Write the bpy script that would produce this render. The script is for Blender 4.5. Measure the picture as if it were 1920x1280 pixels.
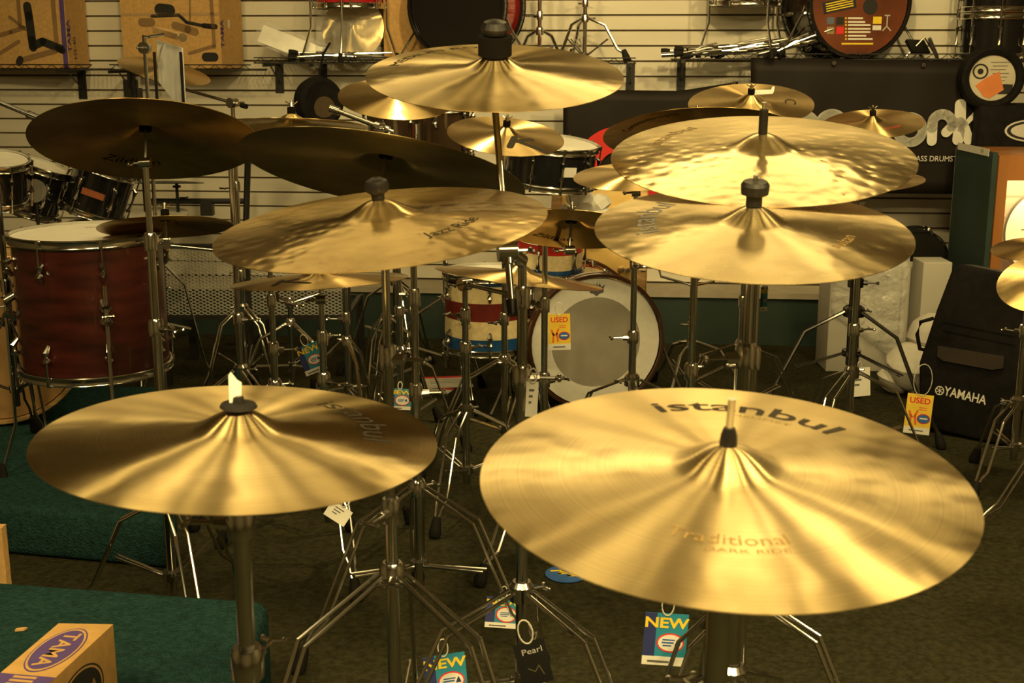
import bpy, bmesh, math, random
from mathutils import Vector as V, Matrix
random.seed(7)
R_ = math.radians
C = bpy.context.scene.collection
for _o in list(bpy.data.objects):
    bpy.data.objects.remove(_o)

# ------------------------------------------------------------------ camera, light, exposure
SC = bpy.context.scene
FPX, PITCH, CAMH = 2400.0, R_(13), 1.5
cam_d = bpy.data.cameras.new('camera')
cam_d.sensor_width = 36.0
cam_d.lens = FPX / 1920 * 36
cam_d.clip_start = 0.02
cam_d.dof.use_dof = True
cam_d.dof.focus_distance = 3.8
cam_d.dof.aperture_fstop = 11.0
cam = bpy.data.objects.new('camera', cam_d)
C.objects.link(cam)
cam.location = (0, 0, CAMH)
cam.rotation_euler = (math.pi / 2 - PITCH, 0, 0)
SC.camera = cam
SC.view_settings.view_transform = 'Standard'
SC.view_settings.look = 'None'
SC.view_settings.exposure = 0.0
SC.view_settings.gamma = 1.0
SC.view_settings.use_curve_mapping = False
SC.cycles.max_bounces = 7
SC.cycles.glossy_bounces = 4
SC.cycles.diffuse_bounces = 3
SC.cycles.transparent_max_bounces = 8
SC.cycles.sample_clamp_indirect = 4.0
SC.cycles.use_denoising = True
wd = bpy.data.worlds.new('world')
SC.world = wd
wd.use_nodes = True
wd.node_tree.nodes['Background'].inputs[0].default_value = (1.0, 0.68, 0.28, 1)
wd.node_tree.nodes['Background'].inputs[1].default_value = 0.02

WARM = (1.0, 0.745, 0.29)


def spot(name, loc, aim, power, deg=70, blend=0.6, radius=0.05, col=WARM):
    d = bpy.data.lights.new(name, 'SPOT')
    d.energy = power
    d.color = col
    d.spot_size = R_(deg)
    d.spot_blend = blend
    d.shadow_soft_size = radius
    o = bpy.data.objects.new(name, d)
    C.objects.link(o)
    o.location = loc
    o.rotation_euler = (V(aim) - V(loc)).to_track_quat('-Z', 'Y').to_euler()
    return o


# ceiling track lamps: position, aim, watts, cone
for _l in [
    ((-2.30, 1.90, 2.92), (-0.35, 1.9, 1.0), 70, 48),
    ((2.50, 2.60, 2.92), (0.60, 2.2, 1.2), 60, 46),
    ((0.05, 0.10, 2.92), (0.08, 1.9, 1.2), 110, 56),
    ((1.35, 0.05, 2.92), (0.35, 1.7, 1.1), 120, 50),
    ((-0.85, 0.20, 2.92), (-0.25, 1.9, 1.1), 70, 50),
    ((1.75, 4.20, 2.92), (1.50, 4.3, 0.8), 90, 95),
    ((-2.00, 3.10, 2.92), (-1.5, 3.8, 0.6), 50, 90),
    ((-0.30, 5.00, 2.92), (-0.15, 4.4, 0.0), 150, 56),  # unseen spot added to brighten the middle of the floor
]:
    spot('track_lamp', _l[0], _l[1], _l[2], _l[3], radius=.08)
# recessed ceiling panels in rows: x, y, width, length, watts
for _x, _y, _w, _h, _p in ((0.62, -0.25, .9, .6, 105), (2.15, 1.10, .6, 1.2, 85), (-1.55, 0.60, .5, 1.1, 64), (0.75, 4.30, 1.2, .55, 19), (-0.85, 4.50, 1.2, .55, 8)):
    _d = bpy.data.lights.new('ceiling_panel_lamp', 'AREA')
    _d.shape, _d.size, _d.size_y, _d.energy, _d.color = 'RECTANGLE', _w, _h, _p, WARM
    _o = bpy.data.objects.new('ceiling_panel_lamp', _d)
    C.objects.link(_o)
    _o.location = (_x, _y, 2.985)
# wall washers that light the slat wall
for _l in [
    ((0.60, 3.30, 2.92), (0.70, 6.7, 1.55), 170, 62),
    ((1.80, 3.30, 2.92), (1.70, 6.6, 1.55), 150, 62),
    ((-0.80, 3.40, 2.92), (-0.8, 6.8, 1.5), 85, 60),
    ((-2.40, 3.40, 2.92), (-2.3, 7.0, 1.4), 85, 60),
]:
    spot('wall_washer_lamp', _l[0], _l[1], _l[2], _l[3], radius=0.08)

# ------------------------------------------------------------------ helpers
CP, SP = math.cos(PITCH), math.sin(PITCH)


def ray(px, py):
    a, b = (px - 960) / FPX, (640 - py) / FPX
    return V((a, CP + b * SP, -SP + b * CP))


def P(px, py, y):
    r = ray(px, py)
    return V((0, 0, CAMH)) + r * (y / r.y)


def PZ(px, py, z):
    r = ray(px, py)
    return V((0, 0, CAMH)) + r * ((z - CAMH) / r.z)


WT = V((1, -0.0875, 0)).normalized()
WN = V((-WT.y, WT.x, 0))          # into the wall
W0 = V((0, 6.75, 0))
WM = Matrix(((WT.x, WN.x, 0, W0.x), (WT.y, WN.y, 0, W0.y), (0, 0, 1, 0), (0, 0, 0, 1)))


def WU(px, py, v=0.0):
    """pixel -> (u along wall, z) on the plane v metres in front of the wall"""
    r = ray(px, py)
    o = W0 - WN * v
    t = (o - V((0, 0, CAMH))).dot(WN) / r.dot(WN)
    p = V((0, 0, CAMH)) + r * t
    return (p - o).dot(WT), p.z


def frame(o, z, x=None):
    z = V(z).normalized()
    x = V(x) if x is not None else V((1, 0, 0))
    x = x - z * x.dot(z)
    if x.length < 1e-4:
        x = V((0, 1, 0)) - z * z.y
    x.normalize()
    y = z.cross(x)
    return Matrix(((x.x, y.x, z.x, o[0]), (x.y, y.y, z.y, o[1]), (x.z, y.z, z.z, o[2]), (0, 0, 0, 1)))


class MB:
    def __init__(s, M=None):
        s.v, s.f, s.M = [], [], M or Matrix()

    def add(s, vs, fs):
        b = len(s.v)
        s.v += [s.M @ V(p) for p in vs]
        s.f += [tuple(b + i for i in f) for f in fs]
        return s

    def box(s, x0, x1, y0, y1, z0, z1):
        return s.add([(x, y, z) for z in (z0, z1) for y in (y0, y1) for x in (x0, x1)],
                     [(0, 2, 3, 1), (4, 5, 7, 6), (0, 1, 5, 4), (2, 6, 7, 3), (0, 4, 6, 2), (1, 3, 7, 5)])

    def path(s, pts, r, seg=8, flat=None):
        pts = [V(p) for p in pts]
        rs = r if isinstance(r, (list, tuple)) else [r] * len(pts)
        vs, fs = [], []
        t0 = (pts[1] - pts[0]).normalized()
        up = V((0, 0, 1)) if abs(t0.z) < .9 else V((1, 0, 0))
        for i, p in enumerate(pts):
            a, b = pts[max(i - 1, 0)], pts[min(i + 1, len(pts) - 1)]
            t = (b - a)
            t = t.normalized() if t.length > 1e-9 else t0
            x = up - t * up.dot(t)
            if x.length < 1e-3:
                x = t.orthogonal()
            x.normalize()
            y = t.cross(x)
            for k in range(seg):
                an = 2 * math.pi * k / seg
                ca, sa = math.cos(an), math.sin(an)
                vs.append(p + (x * ca * (flat or 1) + y * sa) * rs[i])
        n = len(pts)
        for i in range(n - 1):
            for k in range(seg):
                k2 = (k + 1) % seg
                fs.append((i * seg + k, i * seg + k2, (i + 1) * seg + k2, (i + 1) * seg + k))
        fs.append(tuple(reversed(range(seg))))
        fs.append(tuple((n - 1) * seg + k for k in range(seg)))
        return s.add(vs, fs)

    def tube(s, a, b, r, r2=None, seg=10):
        return s.path([a, b], [r, r if r2 is None else r2], seg)

    def lathe(s, prof, o=(0, 0, 0), axis=(0, 0, 1), seg=32, closed=False):
        F = frame(o, axis)
        vs, fs, idx = [], [], []
        for r, z in prof:
            if r < 1e-7:
                idx.append([len(vs)])
                vs.append(F @ V((0, 0, z)))
            else:
                idx.append(list(range(len(vs), len(vs) + seg)))
                for k in range(seg):
                    an = 2 * math.pi * k / seg
                    vs.append(F @ V((r * math.cos(an), r * math.sin(an), z)))
        pairs = list(zip(idx, idx[1:])) + ([(idx[-1], idx[0])] if closed else [])
        for A, B in pairs:
            for k in range(seg):
                k2 = (k + 1) % seg
                a, a2 = (A[0], A[0]) if len(A) == 1 else (A[k], A[k2])
                b, b2 = (B[0], B[0]) if len(B) == 1 else (B[k], B[k2])
                f = []
                for q in (a, a2, b2, b):
                    if q not in f:
                        f.append(q)
                if len(f) > 2:
                    fs.append(tuple(f))
        return s.add(vs, fs)

    def sphere(s, c, r, seg=12, sq=1.0):
        n = max(4, seg // 2)
        return s.lathe([(r * math.sin(math.pi * i / n), -r * sq * math.cos(math.pi * i / n)) for i in range(n + 1)], c, (0, 0, 1), seg)

    def prism(s, poly, z0, z1):
        """2D polygon in local xy, thickness along local z"""
        n = len(poly)
        vs = [(p[0], p[1], z0) for p in poly] + [(p[0], p[1], z1) for p in poly]
        fs = [tuple(reversed(range(n))), tuple(range(n, 2 * n))]
        fs += [(i, (i + 1) % n, n + (i + 1) % n, n + i) for i in range(n)]
        return s.add(vs, fs)

    def stroke(s, pts, w, z0, z1, n=7):
        """flat rounded brush stroke through 2D points"""
        for a, b in zip(pts, pts[1:]):
            a, b = V((a[0], a[1])), V((b[0], b[1]))
            an = math.atan2(b.y - a.y, b.x - a.x)
            poly = [(b.x + w / 2 * math.cos(an - math.pi / 2 + math.pi * k / n), b.y + w / 2 * math.sin(an - math.pi / 2 + math.pi * k / n)) for k in range(n + 1)]
            poly += [(a.x + w / 2 * math.cos(an + math.pi / 2 + math.pi * k / n), a.y + w / 2 * math.sin(an + math.pi / 2 + math.pi * k / n)) for k in range(n + 1)]
            s.prism(poly, z0, z1)
        return s

    def text(s, string, size, z=0.0006, x=0, y=0, bold=0.0, fn=None, sx=1.0, align='CENTER'):
        vs, fs = text_mesh(string, size, bold, align)
        vs = [(a * sx + x, b + y) for a, b in vs]
        return s.add([fn(a, b) if fn else (a, b, z) for a, b in vs], fs)

    def build(s, name, m, parent=None, ang=35, bevel=0.0):
        me = bpy.data.meshes.new(name)
        if parent is not None:
            o0 = V(parent['_w'])
        else:
            xs = [p.x for p in s.v]; ys = [p.y for p in s.v]; zs = [p.z for p in s.v]
            o0 = V(((min(xs) + max(xs)) / 2, (min(ys) + max(ys)) / 2, min(zs)))
        me.from_pydata([tuple(p - o0) for p in s.v], [], s.f)
        if bevel:
            bm = bmesh.new(); bm.from_mesh(me)
            bmesh.ops.remove_doubles(bm, verts=bm.verts, dist=1e-6)
            bmesh.ops.recalc_face_normals(bm, faces=bm.faces)
            bmesh.ops.bevel(bm, geom=[e for e in bm.edges], offset=bevel, segments=3, affect='EDGES', profile=0.5)
            bm.to_mesh(me); bm.free()
        else:
            bm = bmesh.new(); bm.from_mesh(me)
            bmesh.ops.recalc_face_normals(bm, faces=bm.faces)
            bm.to_mesh(me); bm.free()
        me.shade_smooth()
        me.set_sharp_from_angle(angle=R_(ang))
        me.materials.append(m)
        o = bpy.data.objects.new(name, me)
        C.objects.link(o)
        if parent is not None:
            o.parent = parent
        else:
            o.location = o0
        o['_w'] = tuple(o0)
        return o


_tc = {}


def text_mesh(string, size, bold=0.0, align='CENTER'):
    k = (string, size, bold, align)
    if k not in _tc:
        cu = bpy.data.curves.new('lettering', 'FONT')
        cu.body, cu.size, cu.align_x, cu.resolution_u = string, size, align, 3
        cu.align_y = 'CENTER'
        cu.offset = bold * size
        cu.fill_mode = 'FRONT'
        ob = bpy.data.objects.new('lettering', cu)
        C.objects.link(ob)
        me = ob.evaluated_get(bpy.context.evaluated_depsgraph_get()).to_mesh()
        _tc[k] = ([(v.co.x, v.co.y) for v in me.vertices], [tuple(p.vertices) for p in me.polygons])
        bpy.data.objects.remove(ob)
        bpy.data.curves.remove(cu)
    return _tc[k]


def tag(o, label=None, cat=None, group=None, kind=None):
    if label: o['label'] = label
    if cat: o['category'] = cat
    if group: o['group'] = group
    if kind: o['kind'] = kind
    return o


def thing(name, label, cat, loc, group=None):
    o = bpy.data.objects.new(name, None)
    o.empty_display_size = 0.05
    C.objects.link(o)
    o.location = loc
    o['_w'] = tuple(loc)
    return tag(o, label, cat, group)


# ------------------------------------------------------------------ materials
_mc = {}


def mat(name, col, rough=0.5, metal=0.0, noise=None, bump=None, spec=None, coat=0, alpha=None, trans=0, emit=None, col2=None, stretch=None):
    if name in _mc:
        return _mc[name]
    m = bpy.data.materials.new(name)
    m.use_nodes = True
    nt = m.node_tree
    b = nt.nodes['Principled BSDF']
    c = (*col, 1)
    b.inputs['Base Color'].default_value = c
    b.inputs['Roughness'].default_value = rough
    b.inputs['Metallic'].default_value = metal
    if spec is not None: b.inputs['Specular IOR Level'].default_value = spec
    if coat: b.inputs['Coat Weight'].default_value = coat; b.inputs['Coat Roughness'].default_value = .06
    if alpha is not None: b.inputs['Alpha'].default_value = alpha
    if trans: b.inputs['Transmission Weight'].default_value = trans
    if emit: b.inputs['Emission Color'].default_value = c; b.inputs['Emission Strength'].default_value = emit
    tc = nt.nodes.new('ShaderNodeTexCoord')
    src = tc.outputs['Object']
    if stretch:
        mp = nt.nodes.new('ShaderNodeMapping'); mp.inputs['Scale'].default_value = stretch
        nt.links.new(src, mp.inputs[0]); src = mp.outputs[0]
    nz = nt.nodes.new('ShaderNodeTexNoise')
    nt.links.new(src, nz.inputs['Vector'])
    sc, am = noise or (14.0, 0.08)
    nz.inputs['Scale'].default_value = sc
    nz.inputs['Detail'].default_value = 4
    mx = nt.nodes.new('ShaderNodeMix'); mx.data_type = 'RGBA'
    d = col2 or tuple(x * (1 - am) for x in col)
    e = tuple(min(x * (1 + am), 1) for x in col) if not col2 else col
    mx.inputs['A'].default_value = (*d, 1); mx.inputs['B'].default_value = (*e, 1)
    rp = nt.nodes.new('ShaderNodeMapRange'); rp.inputs['From Min'].default_value = .32; rp.inputs['From Max'].default_value = .68
    nt.links.new(nz.outputs['Fac'], rp.inputs['Value'])
    nt.links.new(rp.outputs[0], mx.inputs['Factor'])
    nt.links.new(mx.outputs['Result'], b.inputs['Base Color'])
    if bump:
        n2 = nt.nodes.new('ShaderNodeTexNoise'); n2.inputs['Scale'].default_value = bump[0]; n2.inputs['Detail'].default_value = 3
        nt.links.new(src, n2.inputs['Vector'])
        bp = nt.nodes.new('ShaderNodeBump'); bp.inputs['Strength'].default_value = bump[1]; bp.inputs['Distance'].default_value = bump[2] if len(bump) > 2 else .005
        nt.links.new(n2.outputs['Fac'], bp.inputs['Height']); nt.links.new(bp.outputs[0], b.inputs['Normal'])
    _mc[name] = m
    return m


def bronze(name, col, rough=.3, aniso=.85, wob=.25, hammer=0.0, patina=.25, rings=.35):
    if name in _mc:
        return _mc[name]
    m = bpy.data.materials.new(name); m.use_nodes = True
    nt = m.node_tree; L = nt.links.new; N = nt.nodes.new
    b = nt.nodes['Principled BSDF']
    b.inputs['Metallic'].default_value = 1
    b.inputs['Anisotropic'].default_value = aniso
    b.inputs['Anisotropic Rotation'].default_value = .25
    tg = N('ShaderNodeTangent'); tg.direction_type = 'RADIAL'; tg.axis = 'Z'
    L(tg.outputs[0], b.inputs['Tangent'])
    tc = N('ShaderNodeTexCoord')
    sx = N('ShaderNodeSeparateXYZ'); L(tc.outputs['Object'], sx.inputs[0])
    cb = N('ShaderNodeCombineXYZ'); L(sx.outputs[0], cb.inputs[0]); L(sx.outputs[1], cb.inputs[1])
    ln = N('ShaderNodeVectorMath'); ln.operation = 'LENGTH'; L(cb.outputs[0], ln.inputs[0])
    rg = N('ShaderNodeTexNoise'); rg.noise_dimensions = '1D'; rg.inputs['Scale'].default_value = 420; rg.inputs['Detail'].default_value = 3
    L(ln.outputs['Value'], rg.inputs['W'])
    n1 = N('ShaderNodeTexNoise'); n1.inputs['Scale'].default_value = 6; n1.inputs['Detail'].default_value = 4; n1.inputs['Distortion'].default_value = .6
    L(tc.outputs['Object'], n1.inputs['Vector'])
    mx = N('ShaderNodeMix'); mx.data_type = 'RGBA'
    mx.inputs['A'].default_value = (*(x * (1 - patina) * (1, .96, .85)[i] for i, x in enumerate(col)), 1)
    mx.inputs['B'].default_value = (*col, 1)
    rp = N('ShaderNodeMapRange'); rp.inputs['From Min'].default_value = .35; rp.inputs['From Max'].default_value = .65
    L(n1.outputs['Fac'], rp.inputs['Value']); L(rp.outputs[0], mx.inputs['Factor'])
    m2 = N('ShaderNodeMix'); m2.data_type = 'RGBA'; m2.blend_type = 'MULTIPLY'; m2.inputs['Factor'].default_value = rings
    L(mx.outputs['Result'], m2.inputs['A']); L(rg.outputs['Fac'], m2.inputs['B'])
    L(m2.outputs['Result'], b.inputs['Base Color'])
    rr = N('ShaderNodeMapRange'); rr.inputs['To Min'].default_value = rough - .06; rr.inputs['To Max'].default_value = rough + .08
    L(n1.outputs['Fac'], rr.inputs['Value']); L(rr.outputs[0], b.inputs['Roughness'])
    # low waviness of the hand-hammered plate, then the hammer dimples
    n3 = N('ShaderNodeTexNoise'); n3.inputs['Scale'].default_value = 6.5; n3.inputs['Detail'].default_value = 2.5
    L(tc.outputs['Object'], n3.inputs['Vector'])
    bp = N('ShaderNodeBump'); bp.inputs['Strength'].default_value = wob; bp.inputs['Distance'].default_value = .011
    L(n3.outputs['Fac'], bp.inputs['Height'])
    last = bp
    if hammer:
        vo = N('ShaderNodeTexVoronoi'); vo.inputs['Scale'].default_value = 42; vo.feature = 'SMOOTH_F1'
        L(tc.outputs['Object'], vo.inputs['Vector'])
        b2 = N('ShaderNodeBump'); b2.inputs['Strength'].default_value = hammer; b2.inputs['Distance'].default_value = .003
        L(vo.outputs['Distance'], b2.inputs['Height']); L(bp.outputs[0], b2.inputs['Normal']); last = b2
    L(last.outputs[0], b.inputs['Normal'])
    _mc[name] = m
    return m


CHROME = mat('chrome', (.62, .61, .59), .15, 1.0, bump=(60, .02, .001))
DCHROME = mat('dark_chrome', (.20, .20, .21), .2, 1.0)
SATIN = mat('satin_steel', (.5, .49, .47), .3, 1.0)
RUBBER = mat('black_rubber', (.010, .009, .009), .75, spec=.25, bump=(90, .2, .002))
BLACKP = mat('black_plastic', (.010, .009, .010), .4, spec=.25)
BLACKM = mat('black_powder_coat', (.016, .015, .016), .45, noise=(80, .3))
FELT = mat('black_felt', (.007, .006, .006), .95, spec=.1, bump=(400, .4, .001))
INK = mat('cymbal_ink', (.03, .025, .02), .8, spec=.05)
FADED = mat('faded_cymbal_ink', (.22, .15, .06), .6, spec=.15)
REDINK = mat('red_cymbal_ink', (.45, .05, .03), .6)
WHITEP = mat('white_paper', (.78, .77, .74), .8, noise=(20, .05))
HEADW = mat('coated_white_head', (.80, .79, .76), .55, noise=(40, .04))
HEADB = mat('black_drum_head', (.012, .011, .011), .22)
GREYINK = mat('grey_ink', (.13, .13, .14), .8, spec=.1)
BLACKINK = mat('black_ink', (.02, .02, .022), .8)
YELLOWINK = mat('yellow_ink', (.85, .62, .04), .7)
REDPRINT = mat('red_ink', (.7, .03, .03), .7)
BLUEPRINT = mat('blue_ink', (.03, .12, .42), .7)
CYANPRINT = mat('cyan_ink', (.02, .33, .62), .7)
NAVYPRINT = mat('navy_ink', (.02, .03, .16), .7)
PURPLE = mat('purple_ink', (.10, .06, .26), .8)
CARD = mat('cardboard', (.62, .38, .15), .85, noise=(60, .12), bump=(90, .08, .002))
WOODN = mat('natural_maple', (.60, .38, .18), .35, noise=(9, .25), stretch=(1, 1, 8), coat=.4)
BLACKL = mat('black_lacquer', (.010, .010, .012), .12, coat=.6)
REDL = mat('red_lacquer', (.42, .015, .02), .2, coat=.6, noise=(8, .2))
BROWNW = mat('mahogany_stain', (.045, .008, .006), .30, noise=(5, .5), stretch=(1, 1, 5), coat=.3)
BLACKCLOTH = mat('black_nylon_cloth', (.009, .008, .009), .85, spec=.2, noise=(30, .3), bump=(220, .3, .002))
PLASTICBAG = mat('clear_plastic_film', (.9, .9, .88), .12, alpha=.13, spec=.8, bump=(22, .9, .02))
FILM2 = mat('cloudy_plastic_film', (.8, .8, .77), .15, alpha=.34, spec=.8, bump=(22, .9, .02))
CLEARHEAD = mat('clear_drum_head', (.55, .52, .46), .12, alpha=.45, spec=.7)
WHITEPAINT = mat('white_paint', (.50, .48, .44), .6, noise=(3, .06))
FOAM = mat('white_foam_sheet', (.72, .70, .66), .8, bump=(30, .3, .01))
REDROD = mat('red_plastic', (.5, .03, .03), .4)

# ------------------------------------------------------------------ the setting
CARPETG = mat('green_loop_carpet', (.050, .047, .027), .95, spec=.03, noise=(55, .4), col2=(.026, .025, .014), bump=(150, .8, .01))
CARPETT = mat('teal_loop_carpet', (.025, .070, .074), .95, spec=.03, noise=(70, .4), col2=(.015, .040, .040), bump=(160, .9, .01))
SLAT = mat('cream_laminate_slat', (.70, .66, .58), .45, noise=(2.2, .05), stretch=(1, 1, 6))
GROOVE = mat('brown_groove_board', (.16, .12, .08), .8)
PLINTH = mat('dark_green_plinth_paint', (.016, .034, .028), .6)
LEDGE = mat('tan_ledge_paint', (.34, .30, .24), .6)
CEIL = mat('ceiling_tile', (.42, .39, .34), .9, bump=(60, .3, .004))
SIDE = mat('side_wall_paint', (.20, .17, .12), .8)

XL, XR, YB = -3.9, 3.9, -3.2
f = MB().box(XL, XR, YB, 7.2, -.06, 0).build('floor', CARPETG); tag(f, 'dark green looped carpet floor', kind='structure')
c_ = MB().box(XL, XR, YB, 7.2, 3.0, 3.06).build('ceiling', CEIL); tag(c_, 'pale tiled ceiling above the shop', kind='structure')
for nm, b in (('wall_left', (XL - .06, XL, YB, 7.2, 0, 3)), ('wall_right', (XR, XR + .06, YB, 7.2, 0, 3)), ('wall_front', (XL, XR, YB - .06, YB, 0, 3))):
    tag(MB().box(*b).build(nm, SIDE), 'plain painted shop wall', kind='structure')
wb = MB(WM).box(-3.95, 3.95, 0.012, .10, 0, 3.0).build('wall_back', GROOVE)
tag(wb, 'cream slat wall with dark horizontal grooves behind the drums', kind='structure')
PIT = .0762
z = .285
zs_ = []
while z < 2.95:
    zs_.append(z); z += PIT
slat_me = None
for z in zs_:
    o = MB(WM).box(-3.9, 3.9, -.004, .013, z, z + PIT - .0095).build('slat', SLAT, wb)
bb = MB(WM).box(-3.9, 3.9, -.22, .0, 0, .245).build('baseboard_back', PLINTH); tag(bb, 'dark green plinth along the foot of the slat wall', kind='structure')
tb = MB(WM).box(-3.9, 3.9, -.24, .0, .246, .275).build('trim_1', LEDGE); tag(tb, 'pale ledge on top of the green plinth', kind='structure')

# carpeted risers on the left
def riser(label, poly, h, bevel):
    o = MB().prism(poly, 0, h).build('carpeted_riser', CARPETT, bevel=bevel)
    return tag(o, label, 'riser')


RZ1, RZ2 = .25, .16
a, b_, c2 = PZ(-320, 1062, RZ1), PZ(505, 1122, RZ1), PZ(455, 1285, RZ1)
d_ = c2 + (c2 - b_) * .25
RIS1 = riser('low teal carpeted riser in the front left corner under the drum box', [(d_.x - 1.3, d_.y), (d_.x, d_.y), (b_.x, b_.y), (a.x, a.y)], RZ1, .03)
a = PZ(330, 975, RZ2); b_ = PZ(-200, 930, RZ2); c2 = PZ(318, 722, RZ2); d_ = PZ(-200, 722, RZ2)
RIS2 = riser('teal carpeted riser carrying the mahogany floor tom', [(b_.x, b_.y), (a.x, a.y), (c2.x, c2.y), (d_.x - .5, d_.y)], RZ2, .025)

# ------------------------------------------------------------------ cymbals
# key: centre, normal, diameter, bow height, bell height, bell radius share
CY = {
    'C1': ((0.221, 1.260, 1.061), (0.016, -0.124, 0.992), .508), 'C2': ((-0.350, 1.568, 1.008), (0.049, -0.016, 0.999), .508),
    'C3': ((-0.219, 2.135, 1.207), (-0.082, -0.107, 0.991), .559), 'C4': ((0.388, 2.057, 1.209), (-0.003, -0.166, 0.986), .508),
    'C5': ((0.464, 2.396, 1.299), (-0.033, -0.214, 0.976), .559), 'C6': ((-0.034, 2.578, 1.444), (0.013, -0.234, 0.972), .508),
    'C7': ((-0.914, 3.222, 1.267), (-0.055, 0.417, 0.907), .559), 'C8': ((-0.274, 2.738, 1.237), (0.135, 0.347, 0.928), .61),
    'C9': ((-0.409, 4.585, 1.319), (0.086, -0.301, 0.950), .406), 'C10': ((-0.022, 4.460, 1.198), (0.096, -0.252, 0.963), .406),
    'C11': ((0.498, 3.467, 1.266), (-0.002, 0.340, 0.940), .508), 'C12': ((0.878, 4.783, 1.292), (-0.048, -0.288, 0.956), .457),
    'C13': ((1.464, 5.260, 1.193), (-0.105, -0.213, 0.971), .406), 'C14': ((0.403, 4.184, 1.087), (-0.047, -0.127, 0.991), .406),
    'C15': ((1.172, 4.295, 1.056), (-0.086, -0.049, 0.995), .406), 'C16': ((0.154, 3.344, 1.029), (0.064, 0.378, 0.924), .406),
    'C17': ((-0.553, 3.626, 0.842), (-0.047, 0.085, 0.995), .508), 'C18': ((0.020, 3.792, 0.821), (0.125, 0.098, 0.987), .508),
    'C19': ((-1.059, 3.892, 0.960), (-0.067, 0.288, 0.955), .406), 'C20': ((-1.493, 5.618, 1.396), (0.261, -0.148, 0.954), .392),
    'C21': ((-0.662, 3.891, 1.264), (0.002, 0.170, 0.985), .457), 'C22': ((1.743, 4.261, 0.837), (-0.154, -0.119, 0.981), .254),
    'C23': ((1.483, 3.439, 0.876), (-0.318, -0.320, 0.892), .305)}
BR_A = bronze('lathed_bronze', (.94, .75, .42), .31, 1.0, .5, 0, .3)
BR_B = bronze('polished_hammered_bronze', (.95, .78, .46), .25, .82, .40, .42, .25, .2)
BR_C = bronze('dry_hammered_bronze', (.88, .66, .32), .28, .85, .45, .5, .35, .2)
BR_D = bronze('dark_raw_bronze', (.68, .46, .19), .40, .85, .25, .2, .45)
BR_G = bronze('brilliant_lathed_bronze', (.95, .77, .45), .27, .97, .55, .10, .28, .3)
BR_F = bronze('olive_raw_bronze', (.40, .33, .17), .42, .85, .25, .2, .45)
BR_E = bronze('warm_lathed_bronze', (.90, .68, .34), .32, 1.0, .3, 0, .22)


def prof(r, D, hb, bh, rb):
    R = D / 2
    z = hb * (1 - (r / R) ** 1.35)
    if r < rb:
        z += bh * .5 * (1 + math.cos(math.pi * (r / rb) ** 1.15))
    return z


def cym_shape(k):
    D = CY[k][2]
    s = D / .508
    return D, .021 * s, .021 * s ** .5, .062 * s


def cymbal(k, m, label, group='cymbals on the display stands'):
    c, n, D = CY[k]
    D, hb, bh, rb = cym_shape(k)
    rs = [.0066] + [rb * t for t in (.25, .4, .55, .7, .82, .92, 1.0, 1.1)]
    while rs[-1] < D / 2 - .013:
        rs.append(rs[-1] + .011)
    rs.append(D / 2)
    th = .0012
    top = [(r, prof(r, D, hb, bh, rb)) for r in rs]
    bot = [(r, z - th) for r, z in reversed(top)]
    o = MB().lathe(top + bot, seg=112, closed=True)
    me_ob = MB.build(o, 'cymbal', m)
    # keep the mesh in the frame of the cymbal itself
    off = V(me_ob['_w'])
    me_ob.data.transform(Matrix.Translation(off))
    me_ob.matrix_world = frame(c, n)
    me_ob['_w'] = (0, 0, 0)
    return tag(me_ob, label, 'cymbal', group)


def cym_text(o, k, string, r0, deg, size, m=INK, inward=False, under=False, bold=.0, sx=1.0, part='logo_print'):
    D, hb, bh, rb = cym_shape(k)
    a0 = R_(deg)

    def fn(x, y):
        if under:
            x = -x
        if inward:
            r, a = r0 - y, a0 + x / r0
        else:
            r, a = r0 + y, a0 - x / r0
        z = prof(r, D, hb, bh, rb) + (-.0018 if under else .0005)
        return (r * math.cos(a), r * math.sin(a), z)
    return MB().text(string, size, bold=bold, fn=fn, sx=sx).build(part, m, o)


def cym_strokes(o, k, lines, x0, y0, m, w=.006, part='logo_print'):
    D, hb, bh, rb = cym_shape(k)
    b = MB()
    for ln in lines:
        b.stroke([(x0 + p[0], y0 + p[1]) for p in ln], w, 0, .0003, 3)
    for i, p in enumerate(b.v):
        b.v[i] = V((p.x, p.y, prof(math.hypot(p.x, p.y), D, hb, bh, rb) + .0005 + p.z))
    return b.build(part, m, o)


c1 = cymbal('C1', BR_A, 'largest bright cymbal in the right foreground lettered Traditional')
cym_text(c1, 'C1', 'istanbul', .178, 73, .050, INK, sx=1.45, bold=.012)
cym_text(c1, 'C1', 'MEHMET', .150, 66, .009, FADED, sx=2.0, part='small_print')
cym_text(c1, 'C1', 'Traditional', .148, -98, .024, FADED, inward=True, sx=1.1)
cym_text(c1, 'C1', 'DARK RIDE', .165, -92, .009, FADED, inward=True, sx=1.8, part='small_print')
c2_ = cymbal('C2', BR_A, 'wide cymbal in the left foreground with black disc and paper tag on top')
cym_text(c2_, 'C2', 'istanbul', .175, 30, .055, INK, sx=1.15)
c3 = cymbal('C3', BR_C, 'hammered golden cymbal lettered Jazz Ride with round black nut')
cym_text(c3, 'C3', 'Jazz Ride', .165, -38, .034, INK, inward=True)
cym_text(c3, 'C3', 'istanbul', .215, 140, .036, FADED, sx=1.2)
c4 = cymbal('C4', BR_G, 'shiny cymbal with stubby black knob in front of the larger polished one')
cym_text(c4, 'C4', 'istanbul', .175, 163, .060, GREYINK, sx=1.0)
cym_text(c4, 'C4', 'sultan', .155, -35, .030, FADED, inward=True)
c5 = cymbal('C5', BR_B, 'large polished cymbal with tall thin black sleeve, right of centre')
cym_text(c5, 'C5', 'istanbul', .205, 140, .040, FADED, sx=1.2)
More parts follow.
